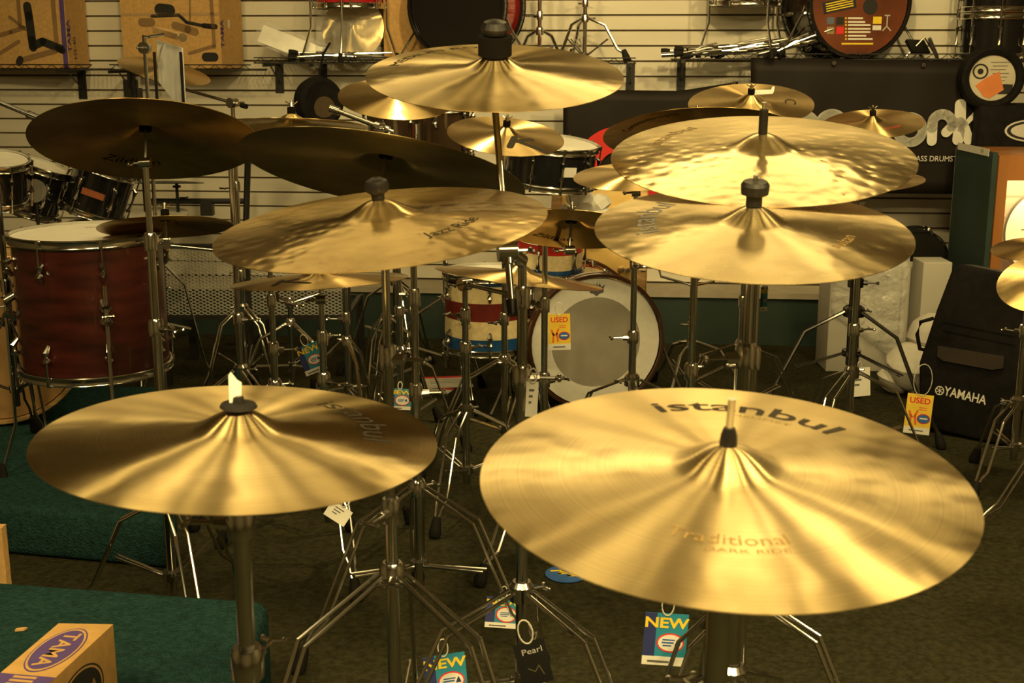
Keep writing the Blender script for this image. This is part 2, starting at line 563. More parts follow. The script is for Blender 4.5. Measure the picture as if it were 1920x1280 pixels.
c6 = cymbal('C6', BR_A, 'highest bright cymbal with thick black felt cylinder at its bell')
cym_text(c6, 'C6', 'MEDIUM ROCK', .205, 126, .030, INK, sx=1.5)
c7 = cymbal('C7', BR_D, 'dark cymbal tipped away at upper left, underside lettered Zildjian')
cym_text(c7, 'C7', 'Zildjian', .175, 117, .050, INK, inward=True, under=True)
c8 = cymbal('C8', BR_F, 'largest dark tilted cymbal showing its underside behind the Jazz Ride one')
c9 = cymbal('C9', BR_E, 'orange tinted cymbal half hidden below the highest bright cymbal')
c10 = cymbal('C10', BR_E, 'brown gold cymbal printed with a bold letter K')
cym_strokes(c10, 'C10', [[(0, 0), (-.016, -.085)], [(.055, .004), (.004, -.034)], [(.006, -.026), (.105, -.085)]], .030, -.050, INK, .024)
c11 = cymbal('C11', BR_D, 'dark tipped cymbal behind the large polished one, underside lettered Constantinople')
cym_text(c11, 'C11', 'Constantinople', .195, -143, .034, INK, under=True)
c12 = cymbal('C12', BR_E, 'cymbal with white flag tag in front of the black banner')
cym_text(c12, 'C12', 'C', .14, -8, .06, INK, sx=1.4)
c13 = cymbal('C13', BR_E, 'small cymbal with black felt and chrome wing nut before the banner lettering')
cym_text(c13, 'C13', 'Paiste', .12, -62, .028, REDINK, inward=True)
c14 = cymbal('C14', BR_E, 'small cymbal half hidden left of the large polished cymbal')
c15 = cymbal('C15', BR_E, 'cymbal showing only its right tip below the large polished one')
c16 = cymbal('C16', BR_E, 'tipped cymbal showing underside between the two ring-lit rides, lettered Zildjian')
c16['label'] = 'tipped brown cymbal with black wing screw under the letter K cymbal'
cym_text(c16, 'C16', 'Zildjian', .13, 110, .04, INK, inward=True, under=True)
c17 = cymbal('C17', BR_E, 'flat thin looking cymbal low on the left below the Jazz Ride one')
cym_strokes(c17, 'C17', [[(0, 0), (-.012, -.075)], [(.042, .0), (.002, -.03)], [(.004, -.024), (.085, -.075)]], -.09, -.09, INK, .017)
c18 = cymbal('C18', BR_E, 'thin looking cymbal low in the centre above the striped floor tom')
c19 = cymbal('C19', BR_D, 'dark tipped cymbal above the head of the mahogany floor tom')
c20 = cymbal('C20', BR_E, 'far small cymbal behind the bar chimes at upper left')
c21 = cymbal('C21', BR_E, 'pale cymbal edge peeping over the large dark tilted cymbal')
c22 = cymbal('C22', BR_D, 'little dull splash cymbal at the right edge before the wooden cabinet')
c23 = cymbal('C23', BR_E, 'little golden splash cymbal at the right edge over the black bag')


# ------------------------------------------------------------------ stands
def wing(mb, p, d, L=.035, r=.0035):
    """T shaped wing screw starting at p going along d"""
    p, d = V(p), V(d).normalized()
    e = p + d * L
    mb.tube(p, e, r, seg=8)
    s = d.cross(V((0, 0, 1)))
    s = s.normalized() if s.length > .1 else V((1, 0, 0))
    mb.path([e - s * .016 + d * .006, e, e + s * .016 + d * .006], [.0035, .0045, .0035], 8)
    mb.sphere(e - s * .016 + d * .006, .005, 8)
    mb.sphere(e + s * .016 + d * .006, .005, 8)
    return mb


def tripod(root, x, y, hub, low, Rf, az, M=CHROME, pr=.0135, zf=0.0, double=True, foot=RUBBER):
    mb = MB()
    mb.lathe([(pr, hub - .02), (pr * 1.9, hub - .02), (pr * 1.9, hub + .012), (pr * 1.35, hub + .022), (pr, hub + .022)], (x, y, 0), seg=16)
    wing(mb, (x + pr * math.cos(az + 1), y + pr * math.sin(az + 1), hub), (math.cos(az + 1), math.sin(az + 1), 0))
    mb.build('leg_collar', M, root)
    MB().lathe([(pr, low - .012), (pr * 1.7, low - .012), (pr * 1.7, low + .012), (pr, low + .012)], (x, y, 0), seg=14).build('brace_collar', M, root)
    for i in range(3):
        a = az + i * 2 * math.pi / 3
        u = V((math.cos(a), math.sin(a), 0)); s = V((-u.y, u.x, 0))
        o = V((x, y, 0))
        h = hub - zf
        pts = [(pr * 1.7, hub), (.16 * Rf / .33, zf + h * .84), (.80 * Rf, zf + h * .30), (.90 * Rf, zf + h * .20 + .01), (Rf, zf + .045)]
        wid = [.011, .016, .016, .008, .005]
        lg = MB()
        for sg in ((-1, 1) if double else (0,)):
            lg.path([o + u * p[0] + V((0, 0, p[1])) + s * w * sg for p, w in zip(pts, wid)], .0046 if double else .008, 8)
        leg = lg.build('leg', M, root)
        d = (V((u.x, u.y, 0)) * (.10 * Rf) + V((0, 0, -(h * .20 - .03)))).normalized()
        f0 = o + u * (Rf - .012) + V((0, 0, zf + .062))
        f1 = o + u * (Rf + .012) + V((0, 0, zf + .002))
        ft = MB()
        prf = []
        for q in range(7):
            t = q / 6
            prf.append(f0.lerp(f1, t))
        ft.path(prf, [.011, .014, .0155, .0175, .019, .020, .017], 12)
        ft.build('rubber_foot', foot, leg)
        br = MB()
        bp = o + u * (.56 * Rf) + V((0, 0, zf + h * .53))
        for sg in (-1, 1):
            br.tube(o + u * pr * 1.4 + V((0, 0, low)) + s * .007 * sg, bp + s * .011 * sg, .0036, seg=7)
        br.build('brace', M, root)


def clamp(root, x, y, z, r, az, M=CHROME, name='height_clamp'):
    mb = MB()
    mb.lathe([(r, z - .022), (r * 1.5, z - .022), (r * 1.55, z + .014), (r * 1.25, z + .022), (r * .6, z + .022)], (x, y, 0), seg=16)
    u = V((math.cos(az), math.sin(az), 0))
    mb.path([V((x, y, z - .004)) + u * r, V((x, y, z - .004)) + u * (r * 1.5 + .016)], [.011, .009], 8)
    c = mb.build(name, M, root)
    wing(MB(), V((x, y, z - .004)) + u * (r * 1.5 + .014), u).build('wing_screw', M, c)


def topper(root, k, style, M=CHROME):
    c, n, D = CY[k]
    D, hb, bh, rb = cym_shape(k)
    F = frame(c, n)
    h = hb + bh
    MB(F).lathe([(.0042, h - .017), (.015, h - .016), (.016, h - .006), (.0042, h - .0055)], seg=16).build('seat_felt', FELT, root)
    L = dict(rod=.05, disc=.018, ball=.035, knob=.05, sleeve=.058, big=.055, wing=.04)[style]
    MB(F).tube((0, 0, -.055), (0, 0, h + L), .0040, seg=10).build('threaded_rod', SATIN, root)
    q = MB(F)
    if style == 'rod':
        q.lathe([(.0042, h), (.0095, h), (.0085, h + .010), (.006, h + .018), (.0042, h + .018)], seg=16)
        q.build('rod_sleeve', BLACKP, root)
    elif style == 'disc':
        q.lathe([(.0042, h - .001), (.012, h), (.024, h + .003), (.022, h + .007), (.008, h + .009), (.0065, h + .016), (.0042, h + .016)], seg=20)
        q.build('rubber_washer', RUBBER, root)
    elif style == 'ball':
        q.lathe([(.0042, h), (.011, h), (.011, h + .008), (.019, h + .014), (.021, h + .022), (.018, h + .031), (.008, h + .036), (.0042, h + .036)], seg=20)
        q.build('round_nut', BLACKP, root)
    elif style == 'knob':
        q.lathe([(.0042, h), (.013, h), (.013, h + .016), (.022, h + .020), (.023, h + .034), (.019, h + .040), (.0042, h + .041)], seg=20)
        q.build('knob_nut', BLACKP, root)
    elif style == 'sleeve':
        q.lathe([(.0042, h), (.0085, h), (.0085, h + .044), (.0042, h + .046)], seg=16)
        q.build('rod_sleeve', BLACKP, root)
    elif style == 'big':
        q.lathe([(.0042, h - .002), (.033, h - .002), (.033, h + .035), (.0042, h + .036)], seg=24)
        q.build('felt_cylinder', FELT, root)
        MB(F).lathe([(.0042, h + .037), (.024, h + .038), (.028, h + .050), (.022, h + .062), (.010, h + .066), (0, h + .066)], seg=20).build('dome_nut', BLACKP, root)
    else:
        q.lathe([(.0042, h), (.013, h), (.013, h + .018), (.0042, h + .019)], seg=16)
        q.build('top_felt', FELT, root)
        w = MB(F).lathe([(.0042, h + .020), (.007, h + .020), (.006, h + .032), (.0042, h + .032)], seg=12)
        w.path([(-.018, 0, h + .036), (-.006, 0, h + .027), (.006, 0, h + .027), (.018, 0, h + .036)], [.003, .004, .004, .003], 8, flat=.6)
        w.build('wing_nut', M, root)
    return F, h


SG = 'cymbal stands of the display'


def stand(k, label, style='wing', base=None, hub=.40, low=.14, Rf=.32, az=20., M=CHROME, r=.0127, joint=None, bpt=None, back=.22, zf=0.0, mids=None, footM=RUBBER, double=True, name='cymbal_stand'):
    c, n, D = CY[k]
    c, n = V(c), V(n).normalized()
    J = c - n * .055
    if base is None:
        x, y = J.x, J.y
    else:
        x, y = base
    root = thing(name, label, 'stand', (x, y, zf), SG)
    az = R_(az)
    tripod(root, x, y, hub, low, Rf, az, M, r * 1.08, zf, double, footM)
    ztop = J.z if base is None else joint
    zl = min(max(hub + .12, .55), ztop - .2)
    zm = zl + (ztop - zl) * .52
    if mids:
        zl, zm = mids
    MB().tube((x, y, low - .05), (x, y, zl), r, seg=16).build('lower_tube', M, root)
    MB().tube((x, y, zl - .02), (x, y, zm), r * .82, seg=14).build('middle_tube', M, root)
    clamp(root, x, y, zl, r, az + .6, M)
    clamp(root, x, y, zm, r * .85, az + 2.4, M)
    if base is None:
        MB().tube((x, y, zm - .02), J, r * .62, seg=12).build('upper_tube', M, root)
        t = MB()
        s = n.cross(V((0, 1, 0))).normalized()
        t.tube(J - s * .014, J + s * .014, .013, seg=14)
        wing(t, J + s * .014, s, .018)
        t.build('tilter', M, root)
    else:
        B = V((x, y, ztop))
        MB().tube((x, y, zm - .02), B, r * .7, seg=12).build('upper_tube', M, root)
        pole_top = B
        if bpt is not None:
            B = V(bpt)
            MB().tube(pole_top - V((0, 0, .01)), B, r * 1.1, seg=12).build('boom_bracket', M, root)
        d = (J - B).normalized()
        MB().tube(B - d * back, J, r * .55, seg=12).build('boom_arm', M, root)
        s = d.cross(V((0, 0, 1)))
        s = s.normalized() if s.length > .05 else V((1, 0, 0))
        t = MB().tube(B - s * .018, B + s * .018, .021, seg=16)
        t.tube(B - d * .028, B + d * .028, r * .95, seg=12)
        wing(t, B + s * .018, s, .024)
        t.build('boom_tilter', M, root)
        t = MB().tube(J - s * .013, J + s * .013, .012, seg=14)
        wing(t, J + s * .013, s, .018)
        t.build('tilter', M, root)
        MB().tube(B - d * (back + .03), B - d * back, r * .85, seg=12).build('boom_end_cap', BLACKP, root)
    topper(root, k, style, M)
    return root


def bxy(px, py, d):
    p = P(px, py, d)
    return (p.x, p.y)


stand('C1', 'stout chrome stand under the largest bright foreground cymbal', 'rod', r=.0165, az=75, mids=(.80, .96))
stand('C2', 'chrome stand under the left foreground cymbal with black washer', 'disc', r=.0145, az=40, Rf=.27, mids=(.70, .90))
stand('C3', 'chrome stand under the hammered Jazz Ride cymbal', 'ball', hub=.58, low=.30, Rf=.36, az=-150, r=.0115, mids=(.70, .98))
stand('C4', 'chrome stand under the shiny cymbal with stubby knob', 'knob', hub=.42, az=50, r=.0127, mids=(.58, 1.0))
stand('C5', 'chrome stand under the large polished cymbal with thin sleeve', 'sleeve', hub=.42, az=95, r=.0127)
stand('C6', 'dark chrome boom stand carrying the highest bright cymbal', 'big', base=bxy(979, 700, 2.47), joint=1.10, bpt=P(951, 470, 2.44), back=.10, hub=.40, low=.20, Rf=.35, az=-37, r=.0127, M=CHROME, mids=(.86, 1.02))
stand('C7', 'chrome stand of the dark cymbal lettered Zildjian at upper left', 'wing', hub=.33, low=.12, Rf=.26, az=-60, r=.0127, mids=(.80, 1.02))
stand('C8', 'chrome boom stand of the largest dark tilted cymbal', 'wing', base=bxy(779, 700, 3.08), joint=1.06, back=.18, hub=.41, low=.20, Rf=.34, az=-25, r=.0115, mids=(.66, .9))
stand('C9', 'chrome stand of the orange tinted cymbal', 'wing', az=10, Rf=.24)
stand('C10', 'chrome stand of the cymbal printed with letter K', 'wing', az=200, r=.011)
stand('C11', 'chrome stand of the dark cymbal lettered Constantinople', 'wing', az=35, hub=.5)
stand('C12', 'thin chrome stand of the cymbal with white flag tag', 'wing', az=-100, hub=.38, r=.011)
stand('C13', 'thick black stand of the small cymbal before the banner', 'wing', base=bxy(1600, 600, 5.0), joint=1.0, back=.1, az=-50, hub=.47, low=.30, Rf=.42, r=.021, M=DCHROME, double=False)
stand('C14', 'chrome stand of the small cymbal left of the large polished one', 'wing', az=150)
stand('C15', 'chrome stand of the cymbal with only its right tip showing', 'wing', az=-10)
stand('C16', 'chrome boom stand in front of the white ringed bass drum', 'wing', base=bxy(1021, 600, 3.62), joint=.98, back=.30, hub=.30, low=.14, Rf=.28, az=-10, r=.0115)
stand('C17', 'chrome stand of the flat thin looking left cymbal', 'wing', hub=.42, low=.16, Rf=.34, az=-70, r=.0127)
stand('C18', 'chrome stand of the thin looking centre cymbal', 'wing', base=(-.15, 4.02), joint=.76, back=.05, az=10, hub=.34, Rf=.26)
stand('C19', 'chrome stand of the dark cymbal over the mahogany tom', 'wing', base=(-.76, 3.97), joint=.86, back=.08, hub=.44, low=.18, Rf=.28, az=-30, r=.0115)
stand('C20', 'far chrome stand behind the bar chimes', 'wing', base=(-1.16, 5.40), joint=1.27, back=.05, az=90, Rf=.20)
stand('C21', 'chrome stand of the pale cymbal behind the dark ones', 'wing', base=(-.98, 4.48), joint=1.15, back=.08, az=-40, hub=.36, Rf=.20)
stand('C22', 'low chrome stand of the dull splash cymbal at right', 'wing', az=100, hub=.30, Rf=.24)
stand('C23', 'low chrome stand of the golden splash cymbal at right', 'wing', base=(1.77, 3.76), joint=.80, back=.06, az=179, hub=.36, low=.2, Rf=.32, r=.012)
# ------------------------------------------------------------------ drums
def hoop_ring(mb, R, z0, z1, t=.006, seg=48):
    return mb.lathe([(R, z0), (R + t, z0), (R + t * 1.3, z0 + .003), (R + t, z0 + .006), (R + t, z1 - .006), (R + t * 1.3, z1 - .003), (R + t, z1), (R, z1)], seg=seg, closed=True)


def drum(name, label, cat, c, ax, R, L, shell, head=HEADW, back=HEADW, hoopM=CHROME, nl=8, lugM=CHROME, x=None, group=None, hoopw=.024, wood_hoop=False, a0=.2, ring=None, base=None, bands=None, split=True):
    """drum with its top head at c + ax*L/2"""
    F = frame(c, ax, x)
    if base is None:
        base = V(c); base = V((base.x, base.y, min((F @ V((R * math.cos(t), R * math.sin(t), s * L / 2))).z for t in [i * .3 for i in range(21)] for s in (-1, 1))))
    root = thing(name, label, cat, base, group)
    h = L / 2
    if bands:
        for m, z0, z1, nm in bands:
            MB(F).lathe([(R - .006, z0 * L - h), (R, z0 * L - h), (R, z1 * L - h), (R - .006, z1 * L - h)], seg=48, closed=True).build(nm, m, root)
    else:
        MB(F).lathe([(R - .007, -h), (R, -h), (R, h), (R - .007, h)], seg=48, closed=True).build('shell', shell, root)
    hr = R + (.004 if not wood_hoop else .006)
    for nm, s, m in (('batter_head', 1, head), ('resonant_head', -1, back)):
        if m is None:
            continue
        if s == 1 and ring:
            ri, clear = ring
            MB(F).lathe([(ri, h + .001), (R + .002, h + .001), (R + .002, h + .002), (ri, h + .002)], seg=48, closed=True).build(nm, m, root)
            MB(F).lathe([(0, h + .0008), (ri, h + .0008), (ri, h + .0018), (0, h + .0018)], seg=48).build('clear_head_window', clear, root)
        else:
            MB(F).lathe([(0, s * (h + .001)), (R + .002, s * (h + .001)), (R + .002, s * (h + .002)), (0, s * (h + .002))], seg=48).build(nm, m, root)
    for s in (1, -1):
        q = MB(F)
        t = .006 if not wood_hoop else .012
        z0, z1 = (h - hoopw * .75, h + hoopw * .45) if s > 0 else (-h - hoopw * .45, -h + hoopw * .75)
        hoop_ring(q, hr, z0, z1, t)
        q.build('hoop', hoopM, root)
    for i in range(nl):
        a = a0 + 2 * math.pi * i / nl
        ca, sa = math.cos(a), math.sin(a)
        q = MB(F)
        if split and L > .2:
            for s in (1, -1):
                q = MB(F)
                zc = s * h * .60
                q.path([(ca * (R + .002), sa * (R + .002), zc + .022), (ca * (R + .017), sa * (R + .017), zc + .014), (ca * (R + .018), sa * (R + .018), zc - .010), (ca * (R + .002), sa * (R + .002), zc - .030)] if s > 0 else
                       [(ca * (R + .002), sa * (R + .002), zc - .022), (ca * (R + .017), sa * (R + .017), zc - .014), (ca * (R + .018), sa * (R + .018), zc + .010), (ca * (R + .002), sa * (R + .002), zc + .030)], [.008, .012, .012, .006], 8)
                q.tube((ca * (R + .016), sa * (R + .016), zc), (ca * (R + .016), sa * (R + .016), s * (h + .004)), .0032, seg=7)
                e = V((ca * (R + .015), sa * (R + .015), s * (h + .004)))
                q.tube(e - V((0, 0, .012 * s)), e + V((0, 0, .008 * s)), .0065, seg=8)
                q.build('lug', lugM, root)
            continue
        else:
            q.path([(ca * (R + .001), sa * (R + .001), -h * .5), (ca * (R + .014), sa * (R + .014), -h * .42), (ca * (R + .014), sa * (R + .014), h * .42), (ca * (R + .001), sa * (R + .001), h * .5)], [.007, .010, .010, .007], 8)
            q.tube((ca * (R + .016), sa * (R + .016), -h - .003), (ca * (R + .016), sa * (R + .016), h + .004), .0032, seg=7)
        for s in (1, -1):
            e = V((ca * (R + .015), sa * (R + .015), s * (h + .004)))
            q.tube(e - V((0, 0, .012 * s)), e + V((0, 0, .008 * s)), .0065, seg=8)
        q.build('lug', lugM, root)
    return root, F


def drum_leg(root, F, R, a, L, up, floor, M=CHROME, kick=.05):
    """floor tom leg: rod in a bracket on the shell, bent outward at the foot"""
    ca, sa = math.cos(a), math.sin(a)
    p = F @ V((ca * (R + .03), sa * (R + .03), 0))
    u = (F.to_3x3() @ V((ca, sa, 0)))
    top = p + V((0, 0, up))
    k = V((p.x, p.y, floor + .17))
    foot = V((p.x, p.y, floor)) + V((u.x, u.y, 0)) * kick
    lg = MB().path([top, k, foot + V((0, 0, .02))], .0058, 8).build('leg', M, root)
    MB().path([foot + V((0, 0, .045)), foot + V((0, 0, .02)), foot + V((0, 0, .001))], [.009, .012, .014], 10).build('rubber_foot', RUBBER, lg)
    b = MB()
    b.path([p - u * .03 + V((0, 0, .035)), p - u * .004 + V((0, 0, .022)), p - u * .004 + V((0, 0, -.022)), p - u * .03 + V((0, 0, -.035))], [.014, .019, .019, .014], 10)
    wing(b, p, u, .022)
    b.build('leg_bracket', M, root)


# mahogany floor tom on the rear riser
tc = P(163, 438, 4.0); bcz = .497
ft_c = V((tc.x, tc.y, (tc.z + bcz) / 2)); ft_L = tc.z - bcz
FT, Fm = drum('floor_tom', 'mahogany red floor tom with white head on the teal riser', 'drum', ft_c, (0, 0, 1), .228, ft_L, BROWNW, nl=8, a0=-1.25 + math.pi / 8 * .4, base=(ft_c.x, ft_c.y, RZ2))
for a in (-2.75, -1.1, .9):
    drum_leg(FT, Fm, .228, a, ft_L, .09, RZ2)
MB(Fm).text('REMO', .022, z=ft_L / 2 + .0026, x=-.02, y=.13).build('head_print', GREYINK, FT)
# natural bass drum behind it
bd = P(0, 600, 4.62)
bd = V((bd.x, bd.y, RZ2 + .315))
drum('bass_drum', 'natural brown bass drum at the left edge behind the mahogany tom', 'drum', bd, (.30, -1, 0), .285, .36, WOODN, head=mat('tan_head', (.42, .25, .11), .4), hoopM=WOODN, wood_hoop=True, hoopw=.036, nl=8, group='bass drums')

# used bass drum with white ring head
ub = P(1117, 655, 5.12)
ub = V((ub.x, ub.y, .315))
uax = V((.20, -1, 0)).normalized()
UB, Fu = drum('bass_drum', 'used bass drum with white ring and clear centre, yellow tag at its left', 'drum', ub - uax * .19, uax, .268, .38, WOODN, head=HEADW, back=mat('beater_head', (.55, .5, .42), .5), hoopM=mat('dark_wood_hoop', (.05, .02, .012), .3, coat=.4), wood_hoop=True, hoopw=.04, nl=10, ring=(.188, CLEARHEAD), group='bass drums', a0=.1,
              bands=[(mat('red_stripe', (.35, .03, .02), .3, coat=.4), 0, .3, 'red_stripe'), (mat('cream_stripe', (.72, .60, .36), .35, noise=(60, .12), coat=.3), .3, .7, 'cream_stripe'), (mat('brown_stripe', (.12, .03, .02), .3, coat=.4), .7, 1.0, 'brown_stripe')])
crown = [(-.035, .012), (-.028, -.004), (-.030, -.020), (-.012, -.026), (0, -.036), (.012, -.026), (.030, -.020), (.028, -.004), (.035, .012), (.020, .002), (.012, .018), (.005, .006), (0, .020), (-.005, .006), (-.012, .018), (-.020, .002)]
Fh = frame(ub + uax * .0022, uax, (1, .2, 0))
MB(Fh @ Matrix.Translation((0.0, .228, 0))).prism(crown, 0, .0006).build('crown_print', GREYINK, UB)
MB(Fh @ Matrix.Translation((0.0, .226, .0008))).text('REMO', .014, z=0).build('head_print', WHITEP, UB)
for sx in (-1, 1):
    q = MB()
    p0 = Fu @ V((sx * .27, 0, .10)); p0 = V((p0.x, p0.y, .36))
    d = V((sx * .16, -.12, -.36))
    q.path([p0 - d * .25, p0, p0 + d * .97], .0062, 8)
    lg = q.build('spur', CHROME, UB)
    e = p0 + d * .97
    MB().path([e + V((0, 0, .02)), e - V((0, 0, .009))], [.012, .013], 10).build('rubber_foot', RUBBER, lg)
# felt pads seen through the clear head
for px in (1062, 1170):
    MB(Fu).box(*( (-.10, -.07) if px < 1100 else (.07, .10)), -.165, -.15, .17, .186).build('felt_pad', FELT, UB)

# striped drums of the same kit
CREAM, MAR, NAVY = _mc['cream_stripe'], mat('maroon_stripe', (.14, .015, .012), .35, coat=.3), mat('blue_stripe', (.012, .07, .22), .3, coat=.3)


def striped(L):
    return [(NAVY, 0, .20, 'blue_stripe'), (CREAM, .20, .44, 'cream_stripe'), (MAR, .44, .68, 'maroon_stripe'), (CREAM, .68, .90, 'cream_stripe'), (NAVY, .90, 1.0, 'blue_stripe')]


sp_ = P(914, 585, 5.22)
zt_, zb_ = P(914, 510, 5.22).z, P(914, 648, 5.22).z
ST, Fs = drum('floor_tom', 'striped cream, maroon and blue floor tom left of the used bass drum', 'drum', (sp_.x, sp_.y, (zt_ + zb_) / 2), (0, 0, 1), .178, zt_ - zb_, CREAM, nl=6, bands=striped(1), a0=-1.5, base=(sp_.x, sp_.y, 0))
for a in (-2.0, -.45, 1.2):
    drum_leg(ST, Fs, .178, a, .3, .10, 0)
sp2 = P(1030, 478, 5.28)
z0_ = P(1030, 508, 5.28).z
RT, Fr = drum('rack_tom', 'striped rack tom mounted above the used bass drum', 'drum', (sp2.x, sp2.y, z0_ + .08), (.05, -.1, 1), .140, .16, CREAM, nl=6, bands=[(NAVY, 0, .22, 'blue_stripe'), (CREAM, .22, .62, 'cream_stripe'), (mat('red_stripe_bright', (.45, .02, .02), .3), .62, 1, 'red_stripe')], a0=-1.9)
MB().path([(sp2.x + .03, sp2.y + .0, z0_ - .01), (sp2.x + .05, sp2.y + .02, .62), (ub.x - .02, ub.y + .18, .575)], .009, 10).build('tom_mount', CHROME, RT)

# black snare with white head and silver badge
sn = P(1032, 305, 5.48)
SN, Fn = drum('snare_drum', 'black snare drum with white head and silver badge', 'drum', sn, (.10, -.10, 1), .19, .165, BLACKL, nl=10, a0=-1.35, base=(sn.x, sn.y, 0))
MB(Fn @ Matrix.Rotation(-1.16, 4, 'Z')).prism([(.195 * 0 + .192, -.028), (.1935, -.028), (.1935, .028), (.192, .028)], -.02, .02).build('badge', mat('silver_badge', (.75, .73, .7), .4), SN)
MB().path([(sn.x + .06, sn.y + .02, sn.z - .07), (sn.x + .09, sn.y, .80), (sn.x + .10, sn.y, .585)], .0115, 10).build('mounting_post', CHROME, SN)
q = MB().tube((sn.x + .092, sn.y, .78), (sn.x + .09, sn.y, .83), .019, seg=14); wing(q, (sn.x + .09, sn.y - .015, .80), (.4, -1, 0), .03)
q.build('post_clamp', CHROME, SN)
# the lacquered bass drum lying on the plinth behind it
nb = P(1120, 420, 5.86)
nb = V((nb.x + .02, 5.98, .58))
drum('bass_drum', 'golden maple bass drum on its side behind the snare drum', 'drum', nb, (1, -.08, .0), .29, .40, mat('gold_lacquer', (.80, .55, .20), .16, coat=.8), head=HEADB, hoopM=WOODN, wood_hoop=True, hoopw=.04, nl=8, base=(nb.x, nb.y, .275))
pb = P(1102, 392, 5.62)
q = MB()
random.seed(3)
for i in range(7):
    o_ = pb + V((random.uniform(-.08, .08), random.uniform(-.03, .03), random.uniform(-.06, .05)))
    ax = V((random.uniform(-1, 1), random.uniform(-1, 1), random.uniform(-.3, 1)))
    q.lathe([(0, -.03), (.05, -.02), (.06, .01), (.035, .05), (0, .06)], o_, ax, 7)
tag(q.build('crumpled_paper', WHITEP, ang=10), 'crumpled pale packing paper against the golden maple drum', 'paper')

# dark chrome-lugged toms seen under the orange tinted cymbal
for px, lab in ((735, 'dark smoked tom drum below the orange tinted cymbal'), (832, 'dark brown tom drum left of the letter K cymbal')):
    t_ = P(px, 245, 5.78 if px < 800 else 5.36)
    TD, Ft_ = drum('rack_tom', lab, 'drum', t_, (0, -.12, 1), .11, .22, mat('smoke_lacquer', (.05, .03, .018), .1, coat=.8), nl=6, a0=-1.8, group='dark toms at the back')
    tripod(TD, t_.x, t_.y, .45, .2, .26, 1.0, CHROME, .012)
    MB().tube((t_.x, t_.y, .15), (t_.x, t_.y, t_.z - .14), .011, seg=10).build('stand_tube', CHROME, TD)

# black kit at far left
def ktom(px, py, d, ax, R, L, lab, badge=False):
    p = P(px, py, d)
    T, Fk = drum('rack_tom', lab, 'drum', p, ax, R, L, BLACKL, nl=6, a0=-1.9, group='black toms of the left kit')
    if badge:
        MB(Fk @ Matrix.Rotation(-1.45, 4, 'Z')).box(R + .001, R + .0035, -.045, .045, -.013, .013).build('badge', mat('copper_badge', (.5, .16, .08), .4, .5), T)
    return T, p


k1, p1 = ktom(186, 356, 5.2, (.36, .02, .93), .122, .19, 'black tom with red badge tipped right above the mahogany tom', True)
k2, p2 = ktom(62, 352, 5.2, (.36, .05, .93), .122, .19, 'black tom with white head behind the grey disc')
k3, p3_ = ktom(0, 338, 4.9, (.15, -.2, .95), .10, .16, 'black tom cut by the left picture edge')
kb = P(60, 430, 5.35)
kb = V((kb.x, 5.45, .30))
KB, Fk = drum('bass_drum', 'black bass drum of the left kit behind the mahogany tom', 'drum', kb, (.2, -1, 0), .28, .38, BLACKL, head=HEADB, hoopM=BLACKL, wood_hoop=True, hoopw=.04, nl=8, group='bass drums')
q = MB()
for p in (p1, p2):
    q.path([p + V((-.03 if p is p1 else .05, .03, -.11)), V((kb.x + .08, kb.y, .75)), V((kb.x + .08, kb.y, .575))], .011, 10)
q.path([p3_ + V((.03, .03, -.06)), V((kb.x + .05, kb.y - .05, .80)), V((kb.x + .08, kb.y, .60))], .010, 10)
q.build('tom_mount', CHROME, KB)
gd = P(64, 358, 5.03)
gs = thing('practice_pad', 'grey round pad standing on edge on a slim stand at far left', 'pad', (gd.x, gd.y + .03, 0))
MB().lathe([(0, -.006), (.045, -.006), (.047, 0), (.045, .006), (0, .006)], gd, (.25, -1, .15), 28).build('pad_disc', mat('grey_pad', (.22, .21, .20), .7), gs)
MB().tube((gd.x, gd.y + .03, .0), (gd.x, gd.y + .012, gd.z - .03), .007, seg=8).build('pad_post', BLACKM, gs)
MB().lathe([(0, 0), (.09, 0), (.09, .012), (0, .02)], (gd.x, gd.y + .03, 0), seg=20).build('pad_base', BLACKM, gs)

# electronic cymbal pads on a black rack behind the dark cymbals
rk = thing('electronic_drum_rack', 'black electronic drum rack with flat pads by the slat wall', 'drum rack', (-1.62, 6.32, 0))
e1 = P(308, 340, 6.32); e2 = P(296, 397, 6.32)
q = MB()
q.tube((e1.x - .10, 6.34, 0), (e1.x - .10, 6.34, 1.3), .016); q.tube((e1.x + .34, 6.34, 0), (e1.x + .42, 6.34, 1.05), .016)
q.tube((e1.x - .10, 6.34, .75), (e1.x + .38, 6.34, .75), .014)
q.build('rack_tube', BLACKM, rk)
MB().lathe([(0, .004), (.10, .002), (.19, -.006), (.192, -.010), (0, -.012)], e1, (.0, .1, 1), 32).build('cymbal_pad', BLACKP, rk)
q = MB().tube(e1 - V((-.06, 0, .16)), e1 - V((-.06, 0, .01)), .008)
q.lathe([(.008, -.03), (.02, -.03), (.02, -.02), (.008, -.02)], e1 + V((.06, 0, 0)), seg=14)
wing(q, e1 + V((.07, 0, -.08)), (1, 0, 0), .03)
q.build('pad_post', BLACKM, rk)
MB().lathe([(0, .0), (.145, -.002), (.15, -.012), (.145, -.022), (0, -.022)], e2, (0, -.06, 1), 32).build('drum_pad', mat('pale_mesh_pad', (.7, .68, .62), .7), rk)
q = MB().box(e2.x + .21, e2.x + .27, 6.32, 6.37, e2.z - .02, e2.z + .06); q.tube((e2.x + .24, 6.34, .7), (e2.x + .24, 6.34, e2.z), .008)
q.build('rack_clamp', BLACKM, rk)
q = MB()
for s in (-.10, .40):
    q.path([(e1.x + s, 6.19, .014), (e1.x + s, 6.22, .02), (e1.x + s, 6.36, .04), (e1.x + s, 6.50, .014)], .014)
q.build('rack_foot', RUBBER, rk)

